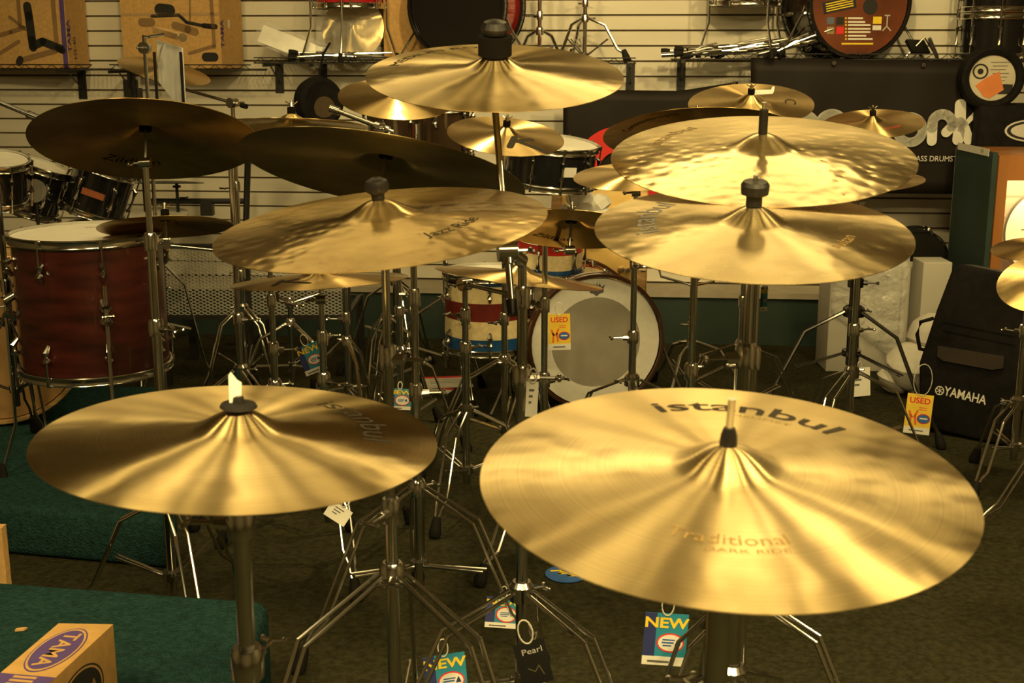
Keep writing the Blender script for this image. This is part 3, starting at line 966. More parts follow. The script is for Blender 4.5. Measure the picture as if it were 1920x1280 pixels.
# low rack with an expanded metal front in front of the plinth
mbn = thing('mesh_rack', 'low black rack with expanded metal mesh front under the left cymbals', 'rack', (-1.15, 5.9, 0))
bx0, bx1, by0, by1, z0m, z1m = -1.56, -.74, 5.62, 6.12, .325, .625
q = MB()
nx, nz = 27, 20
sx, sz = (bx1 - bx0) / nx, (z1m - z0m) / nz
for j in range(nz):
    for i in range(nx):
        x0, w0 = bx0 + i * sx, z0m + j * sz
        for a, b in (((x0, w0 + sz / 2), (x0 + sx / 2, w0)), ((x0 + sx / 2, w0), (x0 + sx, w0 + sz / 2)), ((x0 + sx, w0 + sz / 2), (x0 + sx / 2, w0 + sz)), ((x0 + sx / 2, w0 + sz), (x0, w0 + sz / 2))):
            d = V((b[0] - a[0], 0, b[1] - a[1])).normalized(); n = V((-d.z, 0, d.x)) * .0016; t = V((0, .004, 0))
            A, B = V((a[0], by0, a[1])), V((b[0], by0, b[1]))
            q.add([A - n, B - n, B + n, A + n, A - n + t, B - n + t, B + n + t, A + n + t], [(3, 2, 1, 0), (4, 5, 6, 7), (0, 1, 5, 4), (2, 3, 7, 6)])
tag(q.build('expanded_mesh', mat('galvanised_mesh', (.55, .54, .5), .45, .3), mbn), kind='stuff')
for nm, b in (('top_rail', (bx0, bx1, by0 - .004, by0 + .02, z1m, z1m + .02)), ('bottom_rail', (bx0, bx1, by0 - .004, by0 + .02, z0m - .02, z0m)), ('back_rail', (bx0, bx1, by1 - .02, by1, z0m - .02, z0m))):
    MB().box(*b).build(nm, BLACKM, mbn)
for x in (bx0, P(462, 560, 5.6).x, bx1):
    for y in (by0 - .012, by1 - .03):
        MB().box(x - .017, x + .017, y, y + .034, 0, z1m + .02 if y < 5.8 else z0m).build('post', BLACKM, mbn)
for x in (bx0, bx1):
    MB().box(x - .01, x + .01, by0 + .02, by1 - .03, z0m - .02, z0m).build('side_rail', BLACKM, mbn)
# ------------------------------------------------------------------ slat wall shelves and stock
def wp(px, py, v):
    u, z = WU(px, py, v)
    return W0 + WT * u - WN * v + V((0, 0, z))


def lp(M, px, py):
    """pixel -> local xy on the plane z=0 of M"""
    n = M.to_3x3() @ V((0, 0, 1)); o = M.translation
    r = ray(px, py)
    t = (o - V((0, 0, CAMH))).dot(n) / r.dot(n)
    p = M.inverted() @ (V((0, 0, CAMH)) + r * t)
    return (p.x, p.y)


def wire_shelf(label, px0, px1, z, brackets, dep=.30):
    u0, u1 = WU(px0, 120, dep)[0], WU(px1, 120, dep)[0]
    root = thing('wire_shelf', label, 'shelf', W0 + WT * (u0 + u1) / 2 - WN * .15 + V((0, 0, z)))
    q = MB(WM)
    n = int((u1 - u0) / .022)
    for i in range(n + 1):
        u = u0 + (u1 - u0) * i / n
        q.tube((u, -dep, z - .002), (u, -.008, z - .002), .0018, seg=5)
    tag(q.build('deck_wires', BLACKM, root), kind='stuff')
    q = MB(WM)
    q.tube((u0, -dep, z - .004), (u1, -dep, z - .004), .003, seg=6).tube((u0, -dep, z + .022), (u1, -dep, z + .022), .003, seg=6)
    q.tube((u0, -.012, z - .006), (u1, -.012, z - .006), .003, seg=6)
    k = int((u1 - u0) / .035)
    q.path([(u0 + (u1 - u0) * i / k, -dep, z + (.022 if i % 2 else -.004)) for i in range(k + 1)], .0022, 5)
    q.build('front_rail', BLACKM, root)
    for pb in brackets:
        u = WU(pb, 150, .02)[0]
        b = MB(WM)
        b.box(u - .004, u + .004, -dep - .01, -.004, z - .022, z - .007)
        b.box(u - .022, u + .022, -.012, -.004, z - .16, z - .005)
        b.path([(u, -.012, z - .11), (u, -.17, z - .02)], .004, 6)
        b.build('bracket', BLACKM, root)
    return root


ZA, ZB_, ZC, ZD = 1.385, 1.385, 1.42, 1.44
wire_shelf('black wire shelf at the far left holding a cardboard carton', -90, 172, ZA, (152, -40))
wire_shelf('black wire shelf below the carton with the drum rack picture', 205, 470, ZB_, (245, 330))
wire_shelf('black wire shelf under the red legged tom and black bass drum', 476, 1192, ZC, (523, 605, 1182))
wire_shelf('black wire shelf along the right behind the banners', 1262, 1990, ZD, (1277, 1500, 1750))
# display hook plate hanging beside the chimes
u, z_ = WU(246, 160, .01)
tag(MB(WM).box(u - .036, u + .036, -.03, -.005, z_ - .06, z_ + .03).build('wall_plate', BLACKM), 'black plate on the slats left of the bar chimes', 'plate')


def carton(label, pxl, pxe, pxr, z, h, vl=.06, ve=.26, vr=.05):
    L, E, Rr = wp(pxl, 100, vl), wp(pxe, 100, ve), wp(pxr, 100, vr)
    for p in (L, E, Rr): p.z = 0
    B = L + Rr - E
    root = thing('carton', label, 'box', V(((L + Rr).x / 2, (L + Rr).y / 2, z)))
    MB().prism([(p.x, p.y) for p in (L, E, Rr, B)], z + .001, z + h).build('carton_body', CARD, root)

    def face(a, b):
        x = (b - a).normalized(); n = x.cross(V((0, 0, 1)))
        o = a + n * .0012 + V((0, 0, z))
        return Matrix(((x.x, 0, n.x, o.x), (x.y, 0, n.y, o.y), (0, 1, n.z, o.z), (0, 0, 0, 1)))
    return root, face(L, E), face(E, Rr), (E - L).length, (Rr - E).length


PX = .0028
TUBEPRINT = mat('brown_picture_ink', (.28, .17, .08), .85)
# -------- left carton with a foot pedal picture
b1, F1, S1, w1, s1 = carton('tall cardboard carton with a black foot pedal picture, far left', -70, 128, 166, ZA + .003, .50, .17, .27, .02)


def pic(M, root, items):
    for nm, m, w, pts in items:
        q = MB(M); ps = [lp(M, *p) for p in pts]
        q.stroke(ps, w * PX, 0, .0006)
        q.build(nm, m, root)


pic(F1, b1, [('tube_picture', TUBEPRINT, 8, [(0, 66), (20, 60), (45, 52)]), ('tube_picture', TUBEPRINT, 8, [(33, -10), (38, 50)]), ('tube_picture', TUBEPRINT, 9, [(98, -10), (106, 78)]),
             ('tube_picture', TUBEPRINT, 10, [(42, 112), (105, 95)]), ('tube_picture', TUBEPRINT, 7, [(0, 100), (35, 78)]),
             ('pedal_picture', BLACKINK, 17, [(51, 12), (54, 30), (60, 75), (62, 88)]), ('pedal_picture', BLACKINK, 15, [(62, 86), (80, 78), (115, 92)]), ('pedal_picture', BLACKINK, 12, [(108, 90), (118, 95)]),
             ('beater_picture', TUBEPRINT, 6, [(18, 32), (48, 55)]), ('foot_picture', BLACKINK, 14, [(36, 117), (38, 112)])])
MB(S1 @ Matrix.Rotation(math.pi / 2, 4, 'Z') @ Matrix.Identity(4)).text('TAMA', .060, z=.0004, x=.16, y=-.022, bold=.02).build('brand_print', PURPLE, b1)
MB(S1 @ Matrix.Rotation(math.pi / 2, 4, 'Z')).text('HS-40', .045, z=.0004, x=.10, y=-.085).build('model_print', BLACKINK, b1)
MB(F1).box(w1 - .03, w1 - .004, .0, .48, -.0005, .0006).build('purple_stripe', PURPLE, b1)
# -------- second carton with a drum rack picture
b2, F2, S2, w2, s2 = carton('wide cardboard carton with a printed drum rack picture, above the chimes', 231, 415, 456, ZB_ + .003, .50, .20, .27, .03)
pic(F2, b2, [('pad_picture', BLACKINK, 22, [(300, 18), (318, 20)]), ('pad_picture', TUBEPRINT, 15, [(266, 42), (284, 42)]), ('rack_picture', BLACKINK, 6, [(285, 30), (335, 28), (350, 42), (400, 52)]),
             ('pad_picture', TUBEPRINT, 14, [(328, 48), (352, 55), (366, 60)]), ('rack_picture', BLACKINK, 9, [(382, 48), (404, 50)]), ('rack_picture', TUBEPRINT, 7, [(395, -10), (402, 88)]),
             ('rack_picture', TUBEPRINT, 6, [(355, 100), (402, 86)]), ('rack_picture', TUBEPRINT, 3, [(356, -10), (356, 40)]), ('badge_picture', BLACKINK, 16, [(386, 107), (402, 107)])])
MB(F2).box(.0, w2, .26, .275, -.0005, .0006).build('packing_tape', mat('packing_tape', (.5, .33, .18), .4), b2)
MB(S2 @ Matrix.Rotation(math.pi / 2, 4, 'Z')).text('TAMA', .050, z=.0004, x=.17, y=-.02, bold=.02).build('brand_print', PURPLE, b2)
MB(S2).box(.085, .105, .20, .24, -.0005, .0008).build('price_sticker', WHITEP, b2)


# -------- legged red toms on the shelves
def shelf_tom(label, px, py_bot, R, L, shell, z, v, angs):
    p = wp(px, py_bot, v)
    c = V((p.x, p.y, p.z + L / 2))
    T, Fq = drum('floor_tom', label, 'drum', c, (0, 0, 1), R, L, shell, nl=8, a0=-1.4, base=(c.x, c.y, z), group='toms standing on the shelves')
    for a in angs:
        drum_leg(T, Fq, R, a, L, -.03, z + .001, kick=.05)
    return T


shelf_tom('red tom on thin legs on the middle shelf', 655, 13, .165, .30, REDL, ZC, .17, (-2.9, -1.65, -.2))
shelf_tom('red tom on thin legs above the folded hardware', 1400, 8, .165, .30, REDL, ZD, .17, (-2.9, -1.2, .5))
# golden cymbal in a clear bag leaning on the wall
gcp = wp(662, 66, .14)
gcm = MB(frame(V((gcp.x, gcp.y, ZC + .165)), (-.12, -1, .22))).lathe([(.004, .030), (.03, .026), (.05, .014), (.16, 0), (.16, -.001), (.05, .013), (.004, .029)], seg=64, closed=True)
o = gcm.build('cymbal', BR_A); tag(o, 'golden cymbal in a clear bag leaning behind the red tom legs', 'cymbal')
random.seed(11)


def film(name, label, poly, M, n=9, amp=.012, m=PLASTICBAG):
    """crumpled film patch over a quad in local xy of M"""
    q = MB(M); vs, fs = [], []
    for j in range(n + 1):
        for i in range(n + 1):
            a, b = i / n, j / n
            p = (V(poly[0]).lerp(V(poly[1]), a)).lerp(V(poly[3]).lerp(V(poly[2]), a), b)
            vs.append((p.x, p.y, random.uniform(-amp, amp)))
    for j in range(n):
        for i in range(n):
            k = j * (n + 1) + i
            fs.append((k, k + 1, k + n + 2, k + n + 1))
    o = q.add(vs, fs).build(name, m, ang=50)
    md = o.modifiers.new('thickness', 'SOLIDIFY'); md.thickness = .001
    return tag(o, label, 'plastic bag')


FB = frame(V((gcp.x, gcp.y, ZC + .165)) + V((-.02, -.06, 0)), (-.12, -1, .1))
film('plastic_bag', 'crinkled clear bag around the golden cymbal on the shelf', [(-.17, -.15), (.17, -.15), (.16, .16), (-.15, .17)], FB, 10, .014)
# pedal board in crinkled plastic
pp0, pp1 = wp(486, 62, .2), wp(602, 104, .22)
d = (pp1 - pp0); Fp = frame((pp0 + pp1) / 2, V((-d.z * .4, -1, d.x * .9)), d)
pr_ = thing('foot_pedal', 'foot pedal board wrapped in crinkled film on the middle shelf', 'pedal', V((pp1.x, pp1.y, ZC)))
MB(Fp).box(-.16, .16, -.045, .045, -.012, -.004).build('foot_board', SATIN, pr_)
random.seed(5)
q = MB(Fp); vs, fs = [], []
for j in range(7):
    for i in range(13):
        vs.append((-.18 + i * .03, -.065 + j * .0217, random.uniform(-.002, .022)))
for j in range(6):
    for i in range(12):
        k = j * 13 + i; fs.append((k, k + 1, k + 14, k + 13))
w_ = q.add(vs, fs).build('film_wrap', PLASTICBAG, pr_, ang=8); w_.modifiers.new('thickness', 'SOLIDIFY').thickness = .001
MB().path([pp0 + V((0, .02, -.02)), pp1 + V((-.03, .02, -.02)), V((pp1.x - .06, pp1.y + .02, ZC + .012)), V((pp1.x + .1, pp1.y + .02, ZC + .01))], .007, 8).build('pedal_frame', BLACKM, pr_)


def bundle(label, px0, px1, py, v, z, n=5, lift=.0, seed=1, M=CHROME, wid=.09):
    """folded stand lying down: parallel tubes, leg rods and rubber feet"""
    random.seed(seed)
    a, b = wp(px0, py, v), wp(px1, py, v)
    root = thing('folded_stand', label, 'stand', V(((a.x + b.x) / 2, (a.y + b.y) / 2, z)), 'folded stands lying on the shelves')
    L = (b - a).length; d = V(((b - a).x, (b - a).y, 0)).normalized(); s = V((-d.y, d.x, 0)); o = V((a.x, a.y, z))
    MB().tube(o + V((0, 0, .016)), o + d * L + V((0, 0, .016 + lift)), .0125, seg=12).build('main_tube', M, root)
    MB().tube(o + d * .06 + V((0, 0, .04)) + s * .02, o + d * L * .8 + V((0, 0, .040 + lift)) + s * .03, .009, seg=10).build('upper_tube', M, root)
    for i in range(n):
        t = random.uniform(-wid, wid) * .6
        p0, p1 = o + d * L * random.uniform(0, .35) + s * t + V((0, 0, random.uniform(.008, .05))), o + d * L * random.uniform(.6, 1.02) + s * random.uniform(-wid, wid) * .6 + V((0, 0, random.uniform(.01, .055) + lift))
        lg = MB().path([p0, p0.lerp(p1, .5) + V((0, 0, .008)), p1], .0048, 7).build('leg', M, root)
        e = (p1 - p0).normalized()
        MB().path([p0 - e * .03, p0 - e * .005, p0 + e * .015], [.015, .014, .009], 10).build('rubber_foot', RUBBER, lg)
    for t in (.3, .62):
        q = MB()
        c = o + d * L * t + V((0, 0, .018 + lift * t))
        q.tube(c - d * .02, c + d * .02, .018, seg=12); wing(q, c + s * -.016 + V((0, 0, .008)), -s + V((0, 0, .8)), .03)
        q.build('clamp', M, root)
    return root


bundle('folded chrome stand lying before the golden bagged cymbal', 548, 735, 112, .24, ZC, 6, seed=4)
bundle('folded chrome stand at the left of the right shelf, black feet raised', 1240, 1400, 104, .26, ZD, 6, .02, seed=8)
bundle('folded chrome hardware tangle left of the poster bass drum', 1330, 1505, 100, .20, ZD + .001, 8, .05, seed=9)
bundle('folded chrome pedal frame with grey rod before the poster bass drum', 1420, 1560, 84, .29, ZD + .002, 5, .09, seed=12)
# cardboard box and black bass drum
u0, _ = WU(722, 80, .1); u1, _ = WU(800, 80, .1)
tag(MB(WM).box(u0, u1, -.14, -.01, ZC + .001, ZC + .52).build('carton', CARD, bevel=.004), 'plain brown carton behind the black bass drum on the shelf', 'box')
bk = wp(852, 8, .27)
bk.z = ZC + .258 + .012
BK, Fb = drum('bass_drum', 'bass drum with glossy black head and red shell on the middle shelf', 'drum', V((bk.x + .06, bk.y + .02, bk.z)), (-.42, -1, 0), .240, .24, REDL, head=HEADB, hoopM=BLACKL, wood_hoop=True, hoopw=.036, nl=8, group='bass drums', base=(bk.x, bk.y, ZC))
MB(Fb).box(-.235, -.165, .05, .115, .1225, .1255).build('white_patch', WHITEP, BK)  # small white rectangle set on the black head
for sx in (-1, 1):
    p0 = Fb @ V((sx * .25, -.10, .05))
    e = V((p0.x + sx * .10, p0.y - .04, ZC + .004))
    MB().path([p0 + V((-sx * .02, .01, .05)), p0, e], .006, 8).build('spur', CHROME, BK)


# upright stands on the shelf
def shelf_stand(label, px, pyhub, v, z, Rf, az, M=CHROME):
    p = wp(px, pyhub, v)
    root = thing('cymbal_stand', label, 'stand', V((p.x, p.y, z)), 'tripod stands standing on the middle shelf')
    tripod(root, p.x, p.y, p.z, z + .035, Rf, az, M, .010, z, double=False)
    MB().tube((p.x, p.y, z + .02), (p.x, p.y, z + .34), .0105, seg=12).build('lower_tube', M, root)
    MB().tube((p.x, p.y, z + .32), (p.x, p.y, z + .60), .008, seg=12).build('upper_tube', M, root)
    clamp(root, p.x, p.y, p.z + .075, .0105, az + 2, M)
    clamp(root, p.x, p.y, z + .34, .0105, az + 1, M)


shelf_stand('chrome tripod stand with wide legs standing on the middle shelf', 1097, 34, .235, ZC, .205, -.25)
shelf_stand('chrome tripod stand with narrow legs beside the black bass drum', 1012, 58, .20, ZC, .14, .5)

# poster bass drum
pd = wp(1607, 5, .24)
pd.z = ZD + .262
pax = V((.22, -1, 0)).normalized()
PD, Fpd = drum('bass_drum', 'bass drum with a printed brown sales poster as its head', 'drum', V((pd.x - .03, pd.y + .1, pd.z)), pax, .244, .30, mat('dark_wrap', (.03, .02, .015), .25, coat=.4), head=mat('poster_brown', (.065, .015, .007), .5, noise=(4, .5), col2=(.21, .055, .018)), hoopM=BLACKL, wood_hoop=True, hoopw=.034, nl=8, group='bass drums', base=(pd.x, pd.y, ZD))
Fq = frame((Fpd @ V((0, 0, .152 + .0015))), pax, (1, .22, 0))


def pq(px, py):
    return lp(Fq, px, py)


for i, (y0, x1) in enumerate(((34, 1618), (41, 1622), (47, 1632), (54, 1632), (60, 1632), (67, 1624), (73, 1636))):
    a, b = pq(1590, y0), pq(x1, y0)
    MB(Fq).box(a[0], b[0], a[1] - .004, a[1] + .004, 0, .0005).build('text_line', WHITEP, PD)
    e = pq(1586, y0)
    MB(Fq).box(e[0] - .004, e[0] + .004, e[1] - .004, e[1] + .004, 0, .0005).build('bullet', YELLOWINK, PD)
a, b = pq(1578, 82), pq(1637, 82)
MB(Fq).box(a[0], b[0], a[1] - .004, a[1] + .004, 0, .0005).build('text_line', YELLOWINK, PD)
for (x, y), m in zip(((1557, 39), (1575, 39), (1557, 57), (1575, 57)), (mat('slate_swatch', (.10, .13, .2), .6), BLACKINK, mat('tan_swatch', (.3, .22, .12), .6), REDPRINT)):
    c = pq(x, y)
    MB(Fq).box(c[0] - .019, c[0] + .019, c[1] - .017, c[1] + .017, 0, .0006).build('colour_swatch', m, PD)
for (x, y, w, h), m in zip(((1645, 38, 8, 6), (1644, 52, 8, 4)), (YELLOWINK, WHITEP)):
    c = pq(x, y)
    MB(Fq).box(c[0] - w * PX, c[0] + w * PX, c[1] - h * PX, c[1] + h * PX, 0, .0006).build('picture_patch', m, PD)
c = pq(1663, 45)
MB(Fq).stroke([(c[0], c[1] + .04), (c[0], c[1] - .01), (c[0] - .02, c[1] - .03)], .006, 0, .0006).stroke([(c[0], c[1] - .01), (c[0] + .02, c[1] - .03)], .006, 0, .0006).stroke([(c[0] - .012, c[1] + .04), (c[0] + .012, c[1] + .04)], .006, 0, .0006).build('stand_picture', mat('grey_picture', (.5, .47, .42), .7), PD)
c = pq(1632, 12)
MB(Fq).lathe([(0, 0), (.038, 0), (.038, .0006), (0, .0006)], (c[0], c[1], 0), seg=28).build('drum_picture', BLACKINK, PD)
MB(Fq @ Matrix.Translation((c[0] - .165, c[1] + .005, 0)) @ Matrix.Rotation(.2, 4, 'Z')).box(-.08, .09, -.028, .028, 0, .0005).build('caption_patch', BLACKINK, PD)
for i in range(4):
    MB(Fq @ Matrix.Translation((c[0] - .165, c[1] + .005, 0)) @ Matrix.Rotation(.2, 4, 'Z')).box(-.065, .075, .014 - i * .011, .019 - i * .011, .0005, .0010).build('caption_line', YELLOWINK, PD)
for sx in (-1, 1):
    p0 = Fpd @ V((sx * .255, -.06, .06))
    e = V((p0.x + sx * .11, p0.y - .06, ZD + .004))
    MB().path([p0 + V((-sx * .02, .01, .06)), p0, e], .0065, 8).build('spur', CHROME, PD)

# stacked black toms at the right end
tb1 = wp(1862, 72, .20)
for i, (pyc, lab) in enumerate(((72, 'black tom at the bottom of the right stack on the shelf'), (0, 'black tom on top of the right stack on the shelf'))):
    drum('rack_tom', lab, 'drum', V((tb1.x, tb1.y, ZD + .105 + .215 * i)), (0, 0, 1), .155, .19, BLACKL, nl=8, a0=-1.75, group='stacked black toms', split=False)
# black pedal thing left of the stack
bp_ = thing('foot_pedal', 'black folded foot pedal between poster drum and stacked toms', 'pedal', wp(1730, 112, .2) * 1)
c = wp(1730, 98, .2)
MB(frame(V((c.x - .03, c.y, ZD + .055)), (.3, -.6, .6), (1, 0, .35))).box(-.05, .06, -.04, .04, -.008, .008).build('foot_board', BLACKP, bp_)
MB(frame(V((c.x + .05, c.y, ZD + .05)), (.8, -.3, .4), (-.4, 0, .9))).box(-.05, .05, -.035, .035, -.008, .008).build('heel_plate', BLACKM, bp_)
MB().path([(c.x - .08, c.y, ZD + .008), (c.x, c.y - .01, ZD + .10), (c.x + .07, c.y, ZD + .008)], .006, 8).build('pedal_frame', CHROME, bp_)


# -------- banners
def banner(label, pts_top, pts_bot, v, m, wave=.006):
    """vinyl sheet hung in front of the shelf, pixel outline on the wall plane"""
    n, k = 28, 10
    top = [WU(*p, v) for p in pts_top]; bot = [WU(*p, v) for p in pts_bot]

    def lerp(pl, t):
        x = t * (len(pl) - 1); i = min(int(x), len(pl) - 2); f_ = x - i
        return (pl[i][0] * (1 - f_) + pl[i + 1][0] * f_, pl[i][1] * (1 - f_) + pl[i + 1][1] * f_)
    vs, fs = [], []
    for j in range(k + 1):
        for i in range(n + 1):
            a, b = lerp(top, i / n), lerp(bot, i / n)
            s_ = j / k
            uu, zz = a[0] * (1 - s_) + b[0] * s_, a[1] * (1 - s_) + b[1] * s_
            dv = wave * math.sin(i * .9 + j * .5) * (.4 + .6 * s_) + .01 * math.sin(j / k * math.pi) + .006 * math.sin(i * .37)
            vs.append((uu, -v - dv * .6, zz))
    for j in range(k):
        for i in range(n):
            q = j * (n + 1) + i
            fs.append((q, q + 1, q + n + 2, q + n + 1))
    root = thing('banner', label, 'banner', W0 + WT * (top[0][0] + top[-1][0]) / 2 - WN * v + V((0, 0, min(b[1] for b in bot))))
    o = MB(WM).add(vs, fs).build('banner_sheet', m, root, ang=60)
    o.modifiers.new('thickness', 'SOLIDIFY').thickness = .002
    return root


VINYL = mat('black_vinyl', (.012, .009, .008), .6, spec=.2, noise=(3, .3))
BN = banner('wide black vinyl banner with white rounded letters ending in ork', [(1408, 108), (1620, 112), (1845, 116)], [(1404, 360), (1600, 362), (1845, 364)], .33, VINYL)
VB = .352
FBn = WM @ Matrix(((1, 0, 0, 0), (0, 0, -1, -VB), (0, 1, 0, 0), (0, 0, 0, 1)))


def bpt(px, py):
    return WU(px, py, VB)


def letter(name, w, *lines):
    q = MB(FBn)
    for ln in lines:
        q.stroke([bpt(*p) for p in ln], w * .00262, 0, .0008)
    q.build(name, mat('white_vinyl_print', (.70, .69, .66), .5), BN)


def arc(cx, cy, r, a0, a1, n=14, sy=1.0):
    return [(cx + r * math.cos(R_(a0 + (a1 - a0) * i / n)), cy - r * sy * math.sin(R_(a0 + (a1 - a0) * i / n))) for i in range(n + 1)]


letter('letter_print', 17, arc(1507, 237, 22, 0, 360, 24))
letter('letter_print', 17, arc(1560, 237, 24, 0, 360, 24))
letter('letter_print', 17, arc(1706, 243, 24, 0, 360, 24))
letter('letter_print', 18, [(1747, 264), (1748, 240)] + arc(1767, 233, 19, 170, -10, 10) + [(1784, 238), (1774, 248)])
letter('letter_print', 20, [(1801, 196), (1800, 230), (1796, 262)])
letter('letter_print', 9, [(1800, 243), (1828, 214)])
letter('letter_print', 18, [(1806, 234), (1816, 262)])
letter('letter_print', 4, arc(1834, 268, 5, 0, 360, 14))
c = bpt(1762, 298)
MB(FBn).text('CLASS DRUMSTICKS', .037, z=.0006, x=c[0], y=c[1], sx=.92).build('caption_print', _mc['white_vinyl_print'], BN)
for px, py in ((1564, 118), (1732, 122)):
    p = bpt(px, py)
    MB(FBn).lathe([(.003, 0), (.010, 0), (.009, .003), (.003, .003)], (p[0], p[1], 0), seg=14, closed=True).build('eyelet', CHROME, BN)
B2 = banner('black banner with a red ring emblem behind the cymbals', [(1056, 160), (1160, 169), (1275, 170), (1384, 153)], [(1056, 372), (1160, 376), (1275, 376), (1400, 372)], .30, VINYL)
FB2 = WM @ Matrix(((1, 0, 0, 0), (0, 0, -1, -.325), (0, 1, 0, 0), (0, 0, 0, 1)))
a = WU(1160, 322, .325)
MB(FB2).lathe([(.10, 0), (.222, 0), (.222, .0008), (.10, .0008)], (a[0], a[1], 0), seg=56, closed=True).build('red_ring_print', mat('red_vinyl', (.62, .02, .02), .45), B2)
a = WU(1380, 152, .325)
MB(FB2).lathe([(.004, 0), (.009, 0), (.009, .003), (.004, .003)], (a[0] - .012, a[1] - .010, 0), seg=12, closed=True).build('eyelet', CHROME, B2)

# black drum bag ring with pamphlet window
bg = wp(1861, 146, .42)
bg_t = thing('drum_bag', 'round black drum bag with printed pamphlet and orange card in its window', 'bag', V((bg.x, bg.y, bg.z - .15)))
Fg = frame(bg, (-.12, -1, .05))
MB(Fg).lathe([(.105, .0), (.112, .018), (.128, .026), (.142, .018), (.147, -.01), (.147, -.10), (.0, -.10), (0, -.012), (.105, -.012)], seg=48).build('padded_ring', BLACKCLOTH, bg_t)
MB(Fg).lathe([(0, -.010), (.106, -.010), (.106, -.006), (0, -.006)], seg=40).build('pamphlet', mat('pamphlet_paper', (.58, .54, .44), .7), bg_t)
MB(Fg @ Matrix.Translation((.0, -.055, 0))).prism([(-.075, .02), (-.03, .055), (.03, .085), (.055, .0), (-.01, -.04), (-.035, -.03)], -.005, -.0035).build('orange_card', mat('orange_card', (.70, .22, .06), .6), bg_t)
MB(Fg).lathe([(.028, 0), (.036, 0), (.036, .0008), (.028, .0008)], (-.055, .03, -.0055), seg=28, closed=True).build('emblem_print', BLACKINK, bg_t)
MB(Fg).lathe([(0, 0), (.014, 0), (.014, .0008), (0, .0008)], (-.055, .03, -.0055), seg=12).build('emblem_print', BLACKINK, bg_t)
for i in range(7):
    MB(Fg).box(-.01 + .01 * (i % 2), .075 - .008 * (i % 3), .070 - i * .017, .073 - i * .017, -.006, -.0052).build('text_line', GREYINK, bg_t)
q = MB(Fg)
q.box(.03, .095, -.075, -.030, -.0062, -.0040)
q.build('picture_patch', BLACKINK, bg_t)
# black case with an oval badge below it
cs = wp(1905, 240, .40)
cst = thing('drum_case', 'black soft case with a pale oval badge at the right edge', 'bag', V((cs.x, cs.y, cs.z - .13)))
u, z_ = WU(1905, 240, .40)
MB(WM).box(u - .19, u + .30, -.46, -.20, z_ - .125, z_ + .11).build('case_body', BLACKCLOTH, cst, bevel=.02)
ob = WU(1935, 245, .462)
Fo = WM @ Matrix(((1, 0, 0, ob[0]), (0, 0, -1, -.462), (0, 1, 0, ob[1]), (0, 0, 0, 1)))
el = [(.125 * math.cos(t * .1571), .052 * math.sin(t * .1571)) for t in range(40)]
MB(Fo).prism(el, 0, .0015).build('badge_rim', _mc['white_vinyl_print'], cst)
MB(Fo).prism([(x * .92, y * .86) for x, y in el], .0015, .0022).build('badge_field', BLACKINK, cst)
MB(Fo).prism([(x * .78, y * .66) for x, y in el], .0022, .003).build('badge_centre', _mc['white_vinyl_print'], cst)

# -------- green panel and wooden display cabinet at the right
TEALP = mat('dark_teal_panel', (.020, .046, .043), .7, noise=(3, .2))
ORW = mat('orange_oak', (.42, .17, .05), .45, noise=(6, .3), stretch=(1, 1, .15), coat=.2)
yP = 5.60
pr2 = P(1861, 400, yP).x; pl = pr2 - .02
ztp = P(1861, 286, yP).z
pt = thing('divider_panel', 'dark green divider panel beside the wooden display cabinet', 'panel', V(((pl + pr2) / 2, yP + .3, 0)))
MB().box(pl, pr2 + .003, yP, yP + .47, 0, ztp).build('panel_board', TEALP, pt)
MB(frame((pl - .002, yP + .24, ztp - .004), (-1, 0, 0), (0, -1, 0))).box(-.20, .20, -.016, .016, 0, .002).build('price_strip', WHITEP, pt)
MB(frame((pl - .0045, yP + .12, ztp - .004), (-1, 0, 0), (0, -1, 0))).text('101', .026, z=0).build('strip_print', BLACKINK, pt)
cb_ = thing('display_cabinet', 'orange wooden display cabinet with bright lit interior at right edge', 'cabinet', V((pr2 + .4, yP + .25, 0)))
ztc, zin, zbo = P(1890, 291, yP).z, P(1890, 338, yP).z, .42
cx0, cx1 = pr2 + .006, pr2 + .95
px_w = P(1882, 400, yP).x - cx0
MB().box(cx0, cx0 + px_w, yP - .01, yP + .02, zbo, ztc).build('left_stile', ORW, cb_)
MB().box(cx0 + px_w, cx1, yP - .01, yP + .02, zin, ztc).build('top_rail', ORW, cb_)
MB().box(cx0, cx1, yP - .01, yP + .55, 0, zbo).build('base_cupboard', ORW, cb_)
MB().box(cx0, cx1, yP + .02, yP + .55, ztc - .02, ztc).build('top_board', ORW, cb_)
MB().box(cx0, cx0 + .018, yP + .02, yP + .55, zbo, ztc - .02).build('side_board', WHITEPAINT, cb_)
MB().box(cx0 + .018, cx1, yP + .53, yP + .55, zbo, ztc - .02).build('back_board', WHITEPAINT, cb_)
for i in range(5):
    zz = zbo + .08 + i * .1
    MB().box(cx0 + .018, cx1, yP + .526, yP + .53, zz, zz + .088).build('back_slat', SLAT, cb_)
lampm = mat('cabinet_lamp_glow', (1.0, .78, .40), .5, emit=14)
MB().tube((cx0 + .12, yP + .22, ztc - .045), (cx1 - .1, yP + .22, ztc - .045), .012, seg=10).build('lamp_tube', lampm, cb_)
ld = bpy.data.lights.new('cabinet_lamp', 'POINT'); ld.energy = 9; ld.color = WARM; ld.shadow_soft_size = .05
lo = bpy.data.objects.new('cabinet_lamp', ld); C.objects.link(lo); lo.location = (cx0 + .30, yP + .18, ztc - .09)
hd = P(1972, 442, yP + .3)
hdt = thing('drum_skin', 'large white drum head standing inside the lit cabinet', 'drum head', V((hd.x, yP + .32, zbo)))
Fd = frame((hd.x, yP + .33, zbo + .225), (0, -1, .12))
MB(Fd).lathe([(0, 0), (.21, 0), (.21, .002), (0, .002)], seg=56).build('head_film', HEADW, hdt)
